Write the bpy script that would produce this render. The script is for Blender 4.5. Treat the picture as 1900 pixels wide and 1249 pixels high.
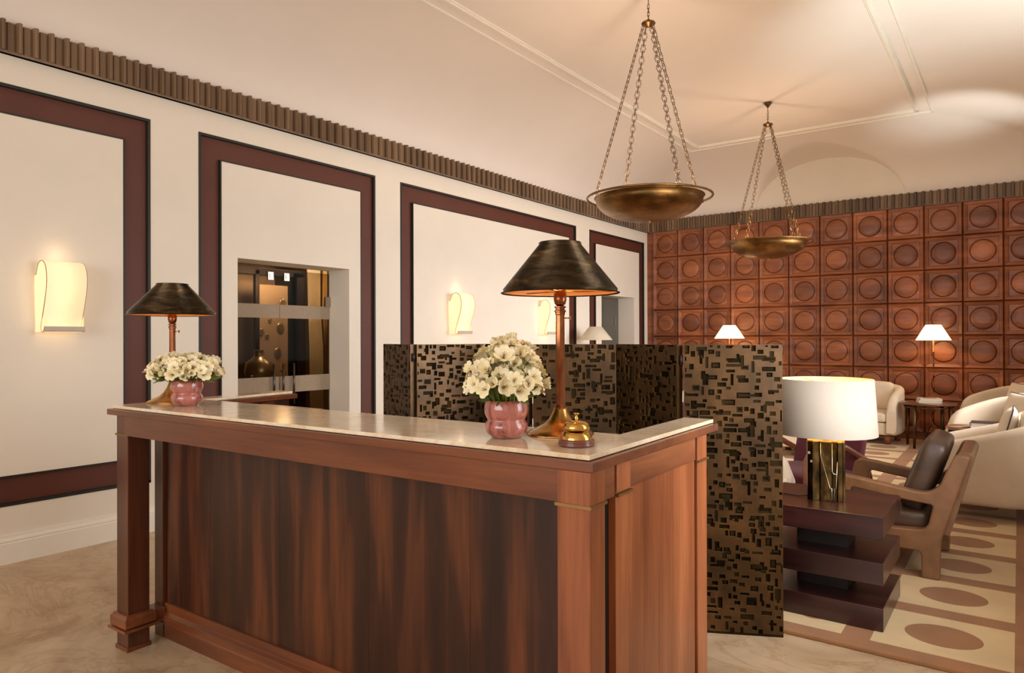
import bpy, bmesh, math, random
from mathutils import Vector, Matrix
PI = math.pi
rnd = random.Random(7)

# ------------------------------------------------------------------ scene, camera, lights
for o in list(bpy.data.objects):
    bpy.data.objects.remove(o)
S = bpy.context.scene
COL = S.collection
S.view_settings.view_transform = 'Standard'
S.view_settings.look = 'None'
S.view_settings.gamma = 1
S.view_settings.exposure = 0.66
S.view_settings.use_curve_mapping = False

cam = bpy.data.cameras.new('camera')
cam.sensor_width = 36.0
cam.lens = 1291.0 / 1900.0 * 36.0
cam.clip_start = 0.05
co = bpy.data.objects.new('camera', cam)
COL.objects.link(co)
yaw, pit, rol = math.radians(36.06), math.radians(0.136), math.radians(-0.158)
Fv = Vector((-math.sin(yaw) * math.cos(pit), math.cos(yaw) * math.cos(pit), math.sin(pit)))
Rv = Vector((math.cos(yaw), math.sin(yaw), 0)); Uv = Rv.cross(Fv)
R2 = Rv * math.cos(rol) + Uv * math.sin(rol); U2 = -Rv * math.sin(rol) + Uv * math.cos(rol)
mm = Matrix((R2, U2, -Fv)).transposed().to_4x4()
mm.translation = Vector((0, 0, 1.5))
co.matrix_world = mm
S.camera = co

w = bpy.data.worlds.new('world'); S.world = w; w.use_nodes = True
w.node_tree.nodes['Background'].inputs[0].default_value = (1.0, 0.86, 0.72, 1)
w.node_tree.nodes['Background'].inputs[1].default_value = 0.15

def area(name, loc, target, size, power, col, sy=None, spread=180):
    l = bpy.data.lights.new(name, 'AREA'); l.energy = power; l.color = col
    l.size = size
    if sy: l.shape = 'RECTANGLE'; l.size_y = sy
    l.spread = math.radians(spread)
    o = bpy.data.objects.new(name, l); COL.objects.link(o); o.location = loc
    o.rotation_euler = (Vector(target) - Vector(loc)).to_track_quat('-Z', 'Y').to_euler()
    return o
def point(name, loc, power, col, r=0.03):
    l = bpy.data.lights.new(name, 'POINT'); l.energy = power; l.color = col; l.shadow_soft_size = r
    o = bpy.data.objects.new(name, l); COL.objects.link(o); o.location = loc; return o
def spot(name, loc, target, power, col, ang=60, blend=.6, r=.1):
    l = bpy.data.lights.new(name, 'SPOT'); l.energy = power; l.color = col
    l.spot_size = math.radians(ang); l.spot_blend = blend; l.shadow_soft_size = r
    o = bpy.data.objects.new(name, l); COL.objects.link(o); o.location = loc
    o.rotation_euler = (Vector(target) - Vector(loc)).to_track_quat('-Z', 'Y').to_euler(); return o
WARM = (1.0, 0.70, 0.42); WARM2 = (1.0, 0.62, 0.32); DAY = (0.98, 0.98, 1.0)
# daylight through the windows of the right-hand wall
area('window_light_right', (0.5, 3.2, 1.9), (-3, 4.4, 1.2), 2.4, 38, DAY, 2.0, 115)
area('window_light_lounge', (0.5, 8.2, 2.0), (-4, 8.6, .8), 3.0, 62, DAY, 2.0, 100)
area('window_light_rear', (-1.9, -3.3, 2.1), (-2.4, 5, 2.3), 4.0, 96, (1.0, 0.97, 0.95), 2.4)  # soft fill added behind the camera, out of view
# unseen spots added to throw the bright patches on to the ceiling
spot('sill_light', (0.45, 5.1, 1.9), (-0.5, 7.0, 4.35), 270, (.90, 1, 1), 54, 1.0, .15)
spot('sill_light_far', (0.45, 9.1, 2.2), (-0.5, 10.2, 4.25), 125, (.92, 1, 1), 42, 1.0, .15)

# ------------------------------------------------------------------ material helpers
def srgb(r, g, b):
    f = lambda c: (c / 255 / 12.92) if c / 255 <= 0.04045 else ((c / 255 + 0.055) / 1.055) ** 2.4
    return (f(r), f(g), f(b), 1)
def newmat(name):
    m = bpy.data.materials.new(name); m.use_nodes = True
    nt = m.node_tree; b = nt.nodes['Principled BSDF']
    return m, nt, b
def mapping(nt, scale, coord='Object', rot=(0, 0, 0)):
    tc = nt.nodes.new('ShaderNodeTexCoord'); mp = nt.nodes.new('ShaderNodeMapping')
    mp.inputs['Scale'].default_value = scale; mp.inputs['Rotation'].default_value = rot
    nt.links.new(tc.outputs[coord], mp.inputs['Vector']); return mp
def noise(nt, vec, scale, detail=4, rough=.55, dist=0):
    n = nt.nodes.new('ShaderNodeTexNoise'); n.inputs['Scale'].default_value = scale
    n.inputs['Detail'].default_value = detail; n.inputs['Roughness'].default_value = rough
    n.inputs['Distortion'].default_value = dist
    nt.links.new(vec.outputs[0], n.inputs['Vector']); return n
def ramp(nt, fac, stops):
    r = nt.nodes.new('ShaderNodeValToRGB'); cr = r.color_ramp
    cr.elements[0].position = stops[0][0]; cr.elements[0].color = stops[0][1]
    cr.elements[1].position = stops[-1][0]; cr.elements[1].color = stops[-1][1]
    for p, c in stops[1:-1]:
        e = cr.elements.new(p); e.color = c
    nt.links.new(fac, r.inputs[0]); return r
def mix(nt, a, b, fac, mode='MIX'):
    m = nt.nodes.new('ShaderNodeMix'); m.data_type = 'RGBA'; m.blend_type = mode
    if isinstance(fac, (int, float)): m.inputs[0].default_value = fac
    else: nt.links.new(fac, m.inputs[0])
    for i, v in ((6, a), (7, b)):
        if isinstance(v, tuple): m.inputs[i].default_value = v
        else: nt.links.new(v, m.inputs[i])
    return m.outputs[2]
def bump(nt, b, h, strength=.2, dist=.01):
    n = nt.nodes.new('ShaderNodeBump'); n.inputs['Strength'].default_value = strength
    n.inputs['Distance'].default_value = dist
    nt.links.new(h, n.inputs['Height']); nt.links.new(n.outputs[0], b.inputs['Normal'])
def plain(name, col, rough=.6, metal=0, emit=0, ecol=None, spec=None, var=0.06, vs=6, coat=0):
    m, nt, b = newmat(name)
    mp = mapping(nt, (1, 1, 1)); n = noise(nt, mp, vs, 3)
    d = tuple(c * (1 - var) for c in col[:3]) + (1,); u = tuple(min(1, c * (1 + var)) for c in col[:3]) + (1,)
    r = ramp(nt, n.outputs[0], [(.3, d), (.7, u)])
    nt.links.new(r.outputs[0], b.inputs['Base Color'])
    b.inputs['Roughness'].default_value = rough; b.inputs['Metallic'].default_value = metal
    b.inputs['Coat Weight'].default_value = coat
    if spec is not None: b.inputs['Specular IOR Level'].default_value = spec
    if emit:
        b.inputs['Emission Color'].default_value = ecol or col; b.inputs['Emission Strength'].default_value = emit
    return m
def wood(name, c1, c2, c3, axis='Z', grain=60, streak=4, rough=.38, coat=.25, tone=False, sw=.6):
    m, nt, b = newmat(name)
    st = {'X': (.05, 1, 1), 'Y': (1, .05, 1), 'Z': (1, 1, .05)}[axis]
    mp = mapping(nt, st)
    n1 = noise(nt, mp, grain, 5, .6, .4)
    st2 = {'X': (.22, 1, 1), 'Y': (1, .22, 1), 'Z': (1, 1, .10)}[axis]
    mp2 = mapping(nt, st2)
    n2 = noise(nt, mp2, streak, 3, .5, .25)
    r2 = ramp(nt, n2.outputs[0], [(.30, c1), (.5, c2), (.72, c3)])
    r1 = ramp(nt, n1.outputs[0], [(.25, (.55, .5, .48, 1)), (.6, (1.12, 1.1, 1.08, 1))])
    c = mix(nt, r2.outputs[0], r1.outputs[0], sw, 'MULTIPLY')
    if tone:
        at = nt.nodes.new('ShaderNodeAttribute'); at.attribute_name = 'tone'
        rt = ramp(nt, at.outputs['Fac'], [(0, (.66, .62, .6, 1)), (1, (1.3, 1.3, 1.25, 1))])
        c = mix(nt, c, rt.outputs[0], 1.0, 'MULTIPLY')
    nt.links.new(c, b.inputs['Base Color'])
    b.inputs['Roughness'].default_value = rough; b.inputs['Coat Weight'].default_value = coat
    b.inputs['Coat Roughness'].default_value = .25
    bump(nt, b, n1.outputs[0], .06, .002)
    return m

M = {}
M['wall'] = plain('wall_plaster', srgb(232, 222, 206), .75, var=.015, vs=3)
M['ceil'] = plain('ceiling_plaster', srgb(234, 223, 212), .85, var=.015, vs=1.5)
M['white'] = plain('white_paint', srgb(238, 230, 216), .55, var=.02)
M['band'] = plain('maroon_lacquer', srgb(90, 44, 30), .5, var=.08, vs=2)
M['black'] = plain('black_green_paint', srgb(32, 34, 28), .45, var=.05)
M['dark'] = plain('dark_shadow_wood', srgb(34, 20, 16), .5)
W1, W2, W3 = srgb(92, 50, 32), srgb(124, 70, 43), srgb(158, 96, 60)
M['desk_v'] = wood('desk_wood_vertical', srgb(38, 15, 8), srgb(58, 27, 14), srgb(108, 58, 30), 'Z', 90, 10, .36, .10)  # darker copy of the desk wood, dim front light painted in
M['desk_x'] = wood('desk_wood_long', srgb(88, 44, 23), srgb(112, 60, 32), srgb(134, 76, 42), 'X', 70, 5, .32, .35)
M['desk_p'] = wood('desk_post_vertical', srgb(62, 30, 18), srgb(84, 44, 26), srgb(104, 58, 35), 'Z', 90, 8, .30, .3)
M['desk_s'] = wood('desk_side_vertical', srgb(110, 55, 30), srgb(150, 85, 50), srgb(178, 108, 66), 'Z', 80, 7, .28, .35)  # brighter copy of the desk wood, light from the right painted in
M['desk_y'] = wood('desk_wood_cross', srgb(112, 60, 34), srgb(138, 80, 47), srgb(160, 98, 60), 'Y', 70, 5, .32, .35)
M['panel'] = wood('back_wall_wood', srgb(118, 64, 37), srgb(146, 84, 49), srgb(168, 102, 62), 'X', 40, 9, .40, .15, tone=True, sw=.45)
M['frieze'] = wood('frieze_wood', srgb(92, 70, 50), srgb(116, 90, 66), srgb(138, 110, 82), 'Z', 30, 5, .36, .15, sw=.15)
M['walnut'] = wood('dark_walnut', srgb(32, 15, 14), srgb(48, 22, 20), srgb(68, 34, 30), 'X', 90, 8, .28, .35)
M['bent'] = wood('bentwood', srgb(104, 58, 38), srgb(138, 80, 54), srgb(160, 98, 68), 'Y', 50, 8, .35, .3)
M['cable'] = plain('black_cable', srgb(20, 18, 18), .5)

def stone(name, cols, scale, rough, vein, gloss=0.0):
    m, nt, b = newmat(name)
    mp = mapping(nt, (1, 1, 1)); n = noise(nt, mp, scale, 8, .6, 1.6)
    r = ramp(nt, n.outputs[0], cols)
    n2 = noise(nt, mapping(nt, (1, 1.8, 1), rot=(0, 0, .5)), scale * .7, 6, .65, 3.2)
    rv = ramp(nt, n2.outputs[0], [(.46, (1, 1, 1, 1)), (.5, vein), (.54, (1, 1, 1, 1))])
    n3 = noise(nt, mp, scale * 16, 4, .7)
    r3 = ramp(nt, n3.outputs[0], [(.2, (.90, .88, .85, 1)), (.45, (1, 1, 1, 1))])
    c = mix(nt, r.outputs[0], rv.outputs[0], .8, 'MULTIPLY')
    c = mix(nt, c, r3.outputs[0], .7, 'MULTIPLY')
    nt.links.new(c, b.inputs['Base Color']); b.inputs['Roughness'].default_value = rough
    b.inputs['Coat Weight'].default_value = gloss; b.inputs['Coat Roughness'].default_value = .08
    return m
M['marble'] = stone('cream_marble', [(.3, srgb(224, 202, 168)), (.5, srgb(238, 220, 190)), (.7, srgb(246, 232, 208))], 3.2, .16, (.88, .80, .70, 1), .5)
M['floor'] = stone('travertine_floor', [(.3, srgb(164, 136, 104)), (.5, srgb(190, 164, 132)), (.7, srgb(206, 184, 154))], 1.3, .38, (.80, .72, .62, 1), .1)

def metal(name, c1, c2, c3, stretch, scale, rough=.32, lo=.35, hi=.68, met=1.0):
    m, nt, b = newmat(name)
    mp = mapping(nt, stretch); n = noise(nt, mp, scale, 6, .65, .6)
    r = ramp(nt, n.outputs[0], [(lo, c1), ((lo + hi) / 2, c2), (hi, c3)])
    nt.links.new(r.outputs[0], b.inputs['Base Color'])
    b.inputs['Metallic'].default_value = met; b.inputs['Roughness'].default_value = rough
    return m
M['brass'] = metal('aged_brass', srgb(150, 110, 60), srgb(184, 140, 80), srgb(214, 172, 104), (1, 1, 1), 12, .26)
M['brass_bright'] = metal('polished_brass', srgb(190, 148, 76), srgb(214, 170, 92), srgb(234, 196, 118), (1, 1, 1), 14, .18)
M['bronze_shade'] = metal('patinated_bronze', srgb(48, 40, 30), srgb(74, 60, 42), srgb(140, 104, 60), (1, 1, 3), 9, .34, .42, .74)
M['copper'] = metal('copper_brass', srgb(118, 68, 44), srgb(148, 92, 60), srgb(182, 122, 80), (1, 1, .3), 20, .28)
M['shade_in'] = plain('gilt_shade_lining', srgb(220, 158, 92), .45, var=.05)
M['bowl'] = metal('bowl_brass', srgb(112, 82, 46), srgb(140, 104, 60), srgb(164, 126, 76), (1, 1, 1.5), 5, .34)
M['chain'] = metal('chain_brass', srgb(96, 70, 46), srgb(122, 92, 58), srgb(150, 116, 72), (1, 1, 1), 20, .36)
M['steel'] = plain('brushed_steel', srgb(176, 168, 158), .25, 1)
M['pole_steel'] = plain('door_handle_steel', srgb(92, 80, 72), .3, 1)
M['trimbrass'] = plain('brass_inlay', srgb(156, 122, 76), .4, .9)

# bronze screen: raised copper-brown faces over dark green recesses
def screenmat(name, a, bb, cc, rough):
    m, nt, b = newmat(name)
    n = noise(nt, mapping(nt, (1, 1, 1)), 5, 5, .6, .5)
    r = ramp(nt, n.outputs[0], [(.3, a), (.5, bb), (.72, cc)])
    nt.links.new(r.outputs[0], b.inputs['Base Color'])
    b.inputs['Roughness'].default_value = rough; b.inputs['Metallic'].default_value = .65
    b.inputs['Specular IOR Level'].default_value = .12 if 'recess' in name else .5
    b.inputs['Coat Weight'].default_value = 0 if 'recess' in name else .06; b.inputs['Coat Roughness'].default_value = .2
    return m
M['scr_hi'] = screenmat('lacquered_bronze', srgb(58, 40, 19), srgb(80, 55, 27), srgb(104, 72, 38), .38)
M['scr_lo'] = screenmat('dark_recess', srgb(30, 22, 9), srgb(42, 31, 13), srgb(58, 41, 18), .6)

M['scr_edge'] = screenmat('worn_bright_edges', srgb(110, 82, 44), srgb(144, 112, 66), srgb(186, 154, 104), .3)  # lighter colour on the step walls paints lit edges into the relief
def fabric(name, col, rough=.9, var=.05, bs=.15, sc=220):
    m, nt, b = newmat(name)
    mp = mapping(nt, (1, 1, 1)); n = noise(nt, mp, sc, 2, .6)
    n2 = noise(nt, mp, 5, 3)
    d = tuple(c * (1 - var) for c in col[:3]) + (1,); u = tuple(min(1, c * (1 + var)) for c in col[:3]) + (1,)
    r = ramp(nt, n2.outputs[0], [(.3, d), (.7, u)]); nt.links.new(r.outputs[0], b.inputs['Base Color'])
    b.inputs['Roughness'].default_value = rough; b.inputs['Sheen Weight'].default_value = .15
    bump(nt, b, n.outputs[0], bs, .002); return m
M['cream'] = fabric('cream_upholstery', srgb(230, 212, 186))
M['cushion'] = fabric('cream_cushion', srgb(232, 216, 192))
M['piping'] = fabric('dark_piping', srgb(50, 38, 32))
M['purple'] = fabric('plum_upholstery', srgb(104, 40, 54))
M['rug_brown'] = fabric('rug_brown_pile', srgb(154, 106, 64), .95, .12, .5, 300)
M['rug_cream'] = fabric('rug_cream_pile', srgb(212, 184, 138), .95, .07, .5, 300)
M['rug_oval'] = fabric('rug_tan_pile', srgb(152, 104, 62), .95, .10, .5, 300)
def leather(name, a, bb, rough):
    m, nt, b = newmat(name)
    mp = mapping(nt, (1, 1, 1)); n = noise(nt, mp, 7, 5, .6, .5); v = noise(nt, mp, 160, 3)
    r = ramp(nt, n.outputs[0], [(.3, a), (.7, bb)]); nt.links.new(r.outputs[0], b.inputs['Base Color'])
    b.inputs['Roughness'].default_value = rough; b.inputs['Coat Weight'].default_value = .2
    b.inputs['Coat Roughness'].default_value = .3
    bump(nt, b, v.outputs[0], .12, .001); return m
M['leather'] = leather('brown_leather', srgb(112, 76, 48), srgb(138, 98, 64), .45)
M['leather_dk'] = leather('dark_brown_leather', srgb(64, 46, 34), srgb(88, 64, 48), .42)

def shademat(name, col, emit, ecol):
    m, nt, b = newmat(name)
    n = noise(nt, mapping(nt, (1, 1, 1)), 150, 2)
    r = ramp(nt, n.outputs[0], [(.3, tuple(c * .96 for c in col[:3]) + (1,)), (.7, col)])
    out = nt.nodes['Material Output']
    df = nt.nodes.new('ShaderNodeBsdfDiffuse'); tr = nt.nodes.new('ShaderNodeBsdfTranslucent')
    nt.links.new(r.outputs[0], df.inputs[0]); nt.links.new(r.outputs[0], tr.inputs[0])
    mx = nt.nodes.new('ShaderNodeMixShader'); mx.inputs[0].default_value = .28
    nt.links.new(df.outputs[0], mx.inputs[1]); nt.links.new(tr.outputs[0], mx.inputs[2])
    if emit:
        e = nt.nodes.new('ShaderNodeEmission'); e.inputs[0].default_value = ecol; e.inputs[1].default_value = emit
        ad = nt.nodes.new('ShaderNodeAddShader'); nt.links.new(mx.outputs[0], ad.inputs[0]); nt.links.new(e.outputs[0], ad.inputs[1])
        nt.links.new(ad.outputs[0], out.inputs[0])
    else: nt.links.new(mx.outputs[0], out.inputs[0])
    return m
M['shade_big'] = shademat('linen_shade', srgb(212, 200, 184), .0, srgb(255, 220, 170))
M['shade_glow'] = shademat('lit_pleated_shade', srgb(240, 228, 205), 1.3, srgb(255, 226, 180))
M['shade_off'] = shademat('unlit_shade', srgb(226, 214, 192), 0, None)
M['scroll'] = shademat('glowing_scroll', srgb(238, 226, 200), .27, srgb(255, 230, 190))
M['lining'] = plain('yellow_lining', srgb(252, 226, 150), .7, var=.02)
M['bulb'] = plain('bulb_glow', srgb(255, 230, 190), .4, emit=8, ecol=srgb(255, 214, 150))
M['grey'] = plain('grey_white_metal', srgb(196, 182, 166), .5)
M['edge'] = plain('scroll_edge', srgb(170, 132, 96), .6)

def glassmat(name, col, rough, alpha):
    m, nt, b = newmat(name); out = nt.nodes['Material Output']
    t = nt.nodes.new('ShaderNodeBsdfTransparent'); t.inputs[0].default_value = col
    g = nt.nodes.new('ShaderNodeBsdfGlossy'); g.inputs[1].default_value = rough; g.inputs[0].default_value = (.9, .9, .85, 1)
    fr = nt.nodes.new('ShaderNodeFresnel'); fr.inputs[0].default_value = 1.08
    n = noise(nt, mapping(nt, (1, 1, 1)), 2, 2); 
    mx = nt.nodes.new('ShaderNodeMixShader'); nt.links.new(fr.outputs[0], mx.inputs[0])
    nt.links.new(t.outputs[0], mx.inputs[1]); nt.links.new(g.outputs[0], mx.inputs[2])
    nt.links.new(mx.outputs[0], out.inputs[0]); return m
M['glass'] = glassmat('tinted_glass', (.66, .60, .52, 1), .02, 1)
def frost(name):
    m, nt, b = newmat(name); out = nt.nodes['Material Output']
    t = nt.nodes.new('ShaderNodeBsdfTransparent'); t.inputs[0].default_value = (.8, .76, .7, 1)
    d = nt.nodes.new('ShaderNodeBsdfDiffuse'); n = noise(nt, mapping(nt, (1, 1, 1)), 40, 2)
    r = ramp(nt, n.outputs[0], [(.3, srgb(168, 150, 128)), (.7, srgb(176, 158, 136))]); nt.links.new(r.outputs[0], d.inputs[0])
    mx = nt.nodes.new('ShaderNodeMixShader'); mx.inputs[0].default_value = .82
    nt.links.new(t.outputs[0], mx.inputs[1]); nt.links.new(d.outputs[0], mx.inputs[2]); nt.links.new(mx.outputs[0], out.inputs[0]); return m
M['frost'] = frost('frosted_band')
M['grey_glass'] = plain('smoked_grey_door', srgb(92, 88, 80), .15, var=.1, vs=1)

def glaze():
    m, nt, b = newmat('pink_drip_glaze')
    n = noise(nt, mapping(nt, (1, 1, .16)), 34, 5, .6, 1.0)
    r = ramp(nt, n.outputs[0], [(.34, srgb(104, 46, 42)), (.46, srgb(160, 88, 80)), (.6, srgb(186, 112, 100)), (.75, srgb(206, 140, 124))])
    nt.links.new(r.outputs[0], b.inputs['Base Color']); b.inputs['Roughness'].default_value = .25
    b.inputs['Coat Weight'].default_value = 1; b.inputs['Coat Roughness'].default_value = .05
    bump(nt, b, n.outputs[0], .25, .004); return m
M['glaze'] = glaze()
def petalmat():
    m, nt, b = newmat('petal')
    n = noise(nt, mapping(nt, (1, 1, 1)), 50, 3)
    r = ramp(nt, n.outputs[0], [(.3, srgb(240, 222, 160)), (.55, srgb(248, 238, 206)), (.75, srgb(250, 240, 224))])
    nt.links.new(r.outputs[0], b.inputs['Base Color']); b.inputs['Roughness'].default_value = .6
    b.inputs['Subsurface Weight'].default_value = .0
    return m
M['petal'] = petalmat()
M['leaf'] = plain('leaf_green', srgb(104, 120, 46), .5, var=.3, vs=30)
M['bud'] = plain('bud_green', srgb(170, 178, 92), .5, var=.2, vs=40)
M['stamen'] = plain('stamen', srgb(150, 100, 60), .6)
M['darkwood'] = plain('bell_base_wood', srgb(104, 52, 40), .35, var=.2, vs=30, coat=.5)
M['lampbase'] = metal('cast_bronze', srgb(44, 34, 20), srgb(78, 60, 34), srgb(120, 92, 52), (1, 1, .5), 16, .38)
M['gold'] = plain('gilt_top', srgb(226, 176, 90), .35, .8, var=.2, vs=30)
M['book'] = plain('white_book_cover', srgb(236, 226, 212), .5)
M['page'] = plain('book_pages', srgb(222, 210, 190), .8)
M['book_pic'] = plain('book_cover_print', srgb(176, 112, 84), .5, var=.4, vs=14)
M['book_dark'] = plain('dark_book_cover', srgb(58, 42, 34), .5)
M['curtain'] = plain('pale_curtain', srgb(232, 222, 196), .8)
M['curtain_gold'] = plain('gold_curtain', srgb(206, 172, 112), .7)
M['safe'] = plain('pale_enamel', srgb(206, 186, 160), .35, .2, var=.1, vs=3)
M['silver'] = plain('silver_metal', srgb(188, 176, 152), .3, .8, var=.15, vs=20)
M['taupe'] = plain('taupe_wall', srgb(132, 112, 88), .8)

# ------------------------------------------------------------------ mesh helpers
def NB(): return bmesh.new()
def box(bm, x0, x1, y0, y1, z0, z1, mi=0, mtx=None, bev=0):
    vs = [Vector((x, y, z)) for z in (z0, z1) for y in (y0, y1) for x in (x0, x1)]
    if mtx: vs = [mtx @ v for v in vs]
    v = [bm.verts.new(p) for p in vs]
    fs = []
    for f in ((0, 2, 3, 1), (4, 5, 7, 6), (0, 1, 5, 4), (2, 6, 7, 3), (0, 4, 6, 2), (1, 3, 7, 5)):
        fc = bm.faces.new([v[i] for i in f]); fc.material_index = mi; fs.append(fc)
    if bev:
        es = list({e for f in fs for e in f.edges})
        bmesh.ops.bevel(bm, geom=es, offset=bev, segments=2, affect='EDGES', profile=.6)
    return fs
def softbox(bm, x0, x1, y0, y1, z0, z1, r=.03, seg=4, puff=0, mtx=None, mi=0):
    """cushion: rounded box with bulging faces"""
    t = NB(); n = 8
    cx, cy, cz = (x0 + x1) / 2, (y0 + y1) / 2, (z0 + z1) / 2
    hx, hy, hz = (x1 - x0) / 2, (y1 - y0) / 2, (z1 - z0) / 2
    bmesh.ops.create_cube(t, size=2)
    bmesh.ops.subdivide_edges(t, edges=t.edges[:], cuts=n, use_grid_fill=True)
    vm = []
    for v in t.verts:
        p = v.co.copy()
        q = Vector((p.x * hx, p.y * hy, p.z * hz))
        inner = Vector((max(-hx + r, min(hx - r, q.x)), max(-hy + r, min(hy - r, q.y)), max(-hz + r, min(hz - r, q.z))))
        d = q - inner
        if d.length > 1e-9: q = inner + d.normalized() * r
        if puff:
            u = (1 - p.x ** 2) * (1 - p.y ** 2) * (1 if abs(p.z) > .99 else 0)
            q.z += puff * (1 - p.x ** 2) * (1 - p.y ** 2) * p.z
            q.x += puff * .5 * (1 - p.z ** 2) * (1 - p.y ** 2) * p.x
            q.y += puff * .5 * (1 - p.x ** 2) * (1 - p.z ** 2) * p.y
        v.co = q + Vector((cx, cy, cz))
        if mtx: v.co = mtx @ v.co
    idx = {v: bm.verts.new(v.co) for v in t.verts}
    for f in t.faces:
        nf = bm.faces.new([idx[v] for v in f.verts]); nf.material_index = mi; nf.smooth = True
    t.free()
def lathe(bm, prof, seg=32, cx=0, cy=0, cz=0, mi=0, smooth=True, flute=None, cap=False):
    rings = []
    for r, z in prof:
        ring = []
        for i in range(seg):
            a = 2 * PI * i / seg
            rr = r * (flute(a, z) if flute else 1)
            ring.append(bm.verts.new((cx + rr * math.cos(a), cy + rr * math.sin(a), cz + z)))
        rings.append(ring)
    for k in range(len(rings) - 1):
        for i in range(seg):
            j = (i + 1) % seg
            f = bm.faces.new((rings[k][i], rings[k][j], rings[k + 1][j], rings[k + 1][i])); f.smooth = smooth; f.material_index = mi
    if cap:
        f = bm.faces.new(rings[0][::-1]); f.material_index = mi
        f = bm.faces.new(rings[-1]); f.material_index = mi
def tube(bm, pts, r, seg=8, closed=False, mi=0, cap=True, flat=None):
    pts = [Vector(p) for p in pts]; n = len(pts); rings = []
    prevn = None
    for i, p in enumerate(pts):
        if closed: t = pts[(i + 1) % n] - pts[i - 1]
        else: t = pts[min(i + 1, n - 1)] - pts[max(i - 1, 0)]
        t.normalize()
        if prevn is None:
            up = Vector((0, 0, 1)) if abs(t.z) < .9 else Vector((1, 0, 0))
            nn = t.cross(up).normalized()
        else:
            nn = (prevn - t * prevn.dot(t)).normalized()
        prevn = nn; b = t.cross(nn)
        rr = r[i] if isinstance(r, (list, tuple)) else r
        fl = flat if flat else 1
        rings.append([bm.verts.new(p + nn * rr * math.cos(2 * PI * k / seg) + b * rr * fl * math.sin(2 * PI * k / seg)) for k in range(seg)])
    m = n if closed else n - 1
    for i in range(m):
        a, c = rings[i], rings[(i + 1) % n]
        for k in range(seg):
            l = (k + 1) % seg
            f = bm.faces.new((a[k], a[l], c[l], c[k])); f.smooth = True; f.material_index = mi
    if cap and not closed:
        for rg in (rings[0][::-1], rings[-1]):
            f = bm.faces.new(rg); f.material_index = mi
def prism(bm, poly, a, b, axis='Z', mi=0, mtx=None, smooth=False):
    """extrude a 2D polygon along an axis; poly coords are the two other axes in order"""
    def P(u, v, t):
        p = {'Z': (u, v, t), 'Y': (u, t, v), 'X': (t, u, v)}[axis]
        return mtx @ Vector(p) if mtx else Vector(p)
    A = [bm.verts.new(P(u, v, a)) for u, v in poly]; B = [bm.verts.new(P(u, v, b)) for u, v in poly]
    n = len(poly)
    for i in range(n):
        j = (i + 1) % n
        f = bm.faces.new((A[i], A[j], B[j], B[i])); f.material_index = mi; f.smooth = smooth
    f = bm.faces.new(A[::-1]); f.material_index = mi
    f = bm.faces.new(B); f.material_index = mi
def obj(name, bm, mats, parent=None, loc=None, smooth_angle=None):
    bmesh.ops.recalc_face_normals(bm, faces=bm.faces[:])
    me = bpy.data.meshes.new(name); bm.to_mesh(me); bm.free()
    if not isinstance(mats, (list, tuple)): mats = [mats]
    for m in mats: me.materials.append(M[m])
    o = bpy.data.objects.new(name, me); COL.objects.link(o)
    if parent: o.parent = parent
    if loc: o.location = loc
    return o
def bevel(o, wdt=.003, seg=2, ang=35):
    m = o.modifiers.new('bevel', 'BEVEL'); m.width = wdt; m.segments = seg; m.limit_method = 'ANGLE'; m.angle_limit = math.radians(ang)
    return o
def thing(name, label, cat, loc=(0, 0, 0), rz=0, group=None):
    o = bpy.data.objects.new(name, None); COL.objects.link(o); o.location = loc; o.rotation_euler = (0, 0, rz)
    o.empty_display_size = .05
    return tag(o, label, cat, group)
def tag(o, label, cat, group=None):
    o['label'] = label; o['category'] = cat
    if group: o['group'] = group
    return o
def struct(o):
    o['kind'] = 'structure'; return o
def dup(root, loc, rz=0, label=None, group=None, scale=None):
    r = root.copy(); COL.objects.link(r); r.location = loc; r.rotation_euler = (0, 0, rz)
    if scale: r.scale = (scale,) * 3
    if label: r['label'] = label
    if group: r['group'] = group
    for ch in list(root.children):
        c = ch.copy(); COL.objects.link(c); c.parent = r
        for g in ch.children:
            d = g.copy(); COL.objects.link(d); d.parent = c
    return r
def fillcurve(name, splines, thick, bev, mats, parent, mtx):
    """closed 2D outlines (first outer, rest holes) -> solid plate with rounded edges"""
    cu = bpy.data.curves.new(name, 'CURVE'); cu.dimensions = '2D'; cu.fill_mode = 'BOTH'
    cu.extrude = thick / 2 - bev; cu.bevel_depth = bev; cu.bevel_resolution = 2; cu.offset = -bev
    for pts in splines:
        sp = cu.splines.new('POLY'); sp.points.add(len(pts) - 1); sp.use_cyclic_u = True
        for p, q in zip(sp.points, pts): p.co = (q[0], q[1], 0, 1)
    t = bpy.data.objects.new(name + '_tmp', cu); COL.objects.link(t)
    dg = bpy.context.evaluated_depsgraph_get()
    me = bpy.data.meshes.new_from_object(t.evaluated_get(dg)); me.name = name
    bpy.data.objects.remove(t); bpy.data.curves.remove(cu)
    me.transform(mtx); me.materials.clear(); me.materials.append(M[mats])
    o = bpy.data.objects.new(name, me); COL.objects.link(o)
    if parent: o.parent = parent
    return o
def rc(pts, r, n=5):
    """round the corners of a polygon; r number or list"""
    out = []; N = len(pts)
    for i, p in enumerate(pts):
        rr = r[i] if isinstance(r, list) else r
        p = Vector(p); a = Vector(pts[i - 1]); b = Vector(pts[(i + 1) % N])
        if rr <= 0: out.append(tuple(p)); continue
        da = (a - p); db = (b - p); l = min(rr, da.length * .48, db.length * .48)
        A = p + da.normalized() * l; B = p + db.normalized() * l
        for k in range(n + 1):
            t = k / n; out.append(tuple(A * (1 - t) ** 2 + p * 2 * t * (1 - t) + B * t * t))
    return out

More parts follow.
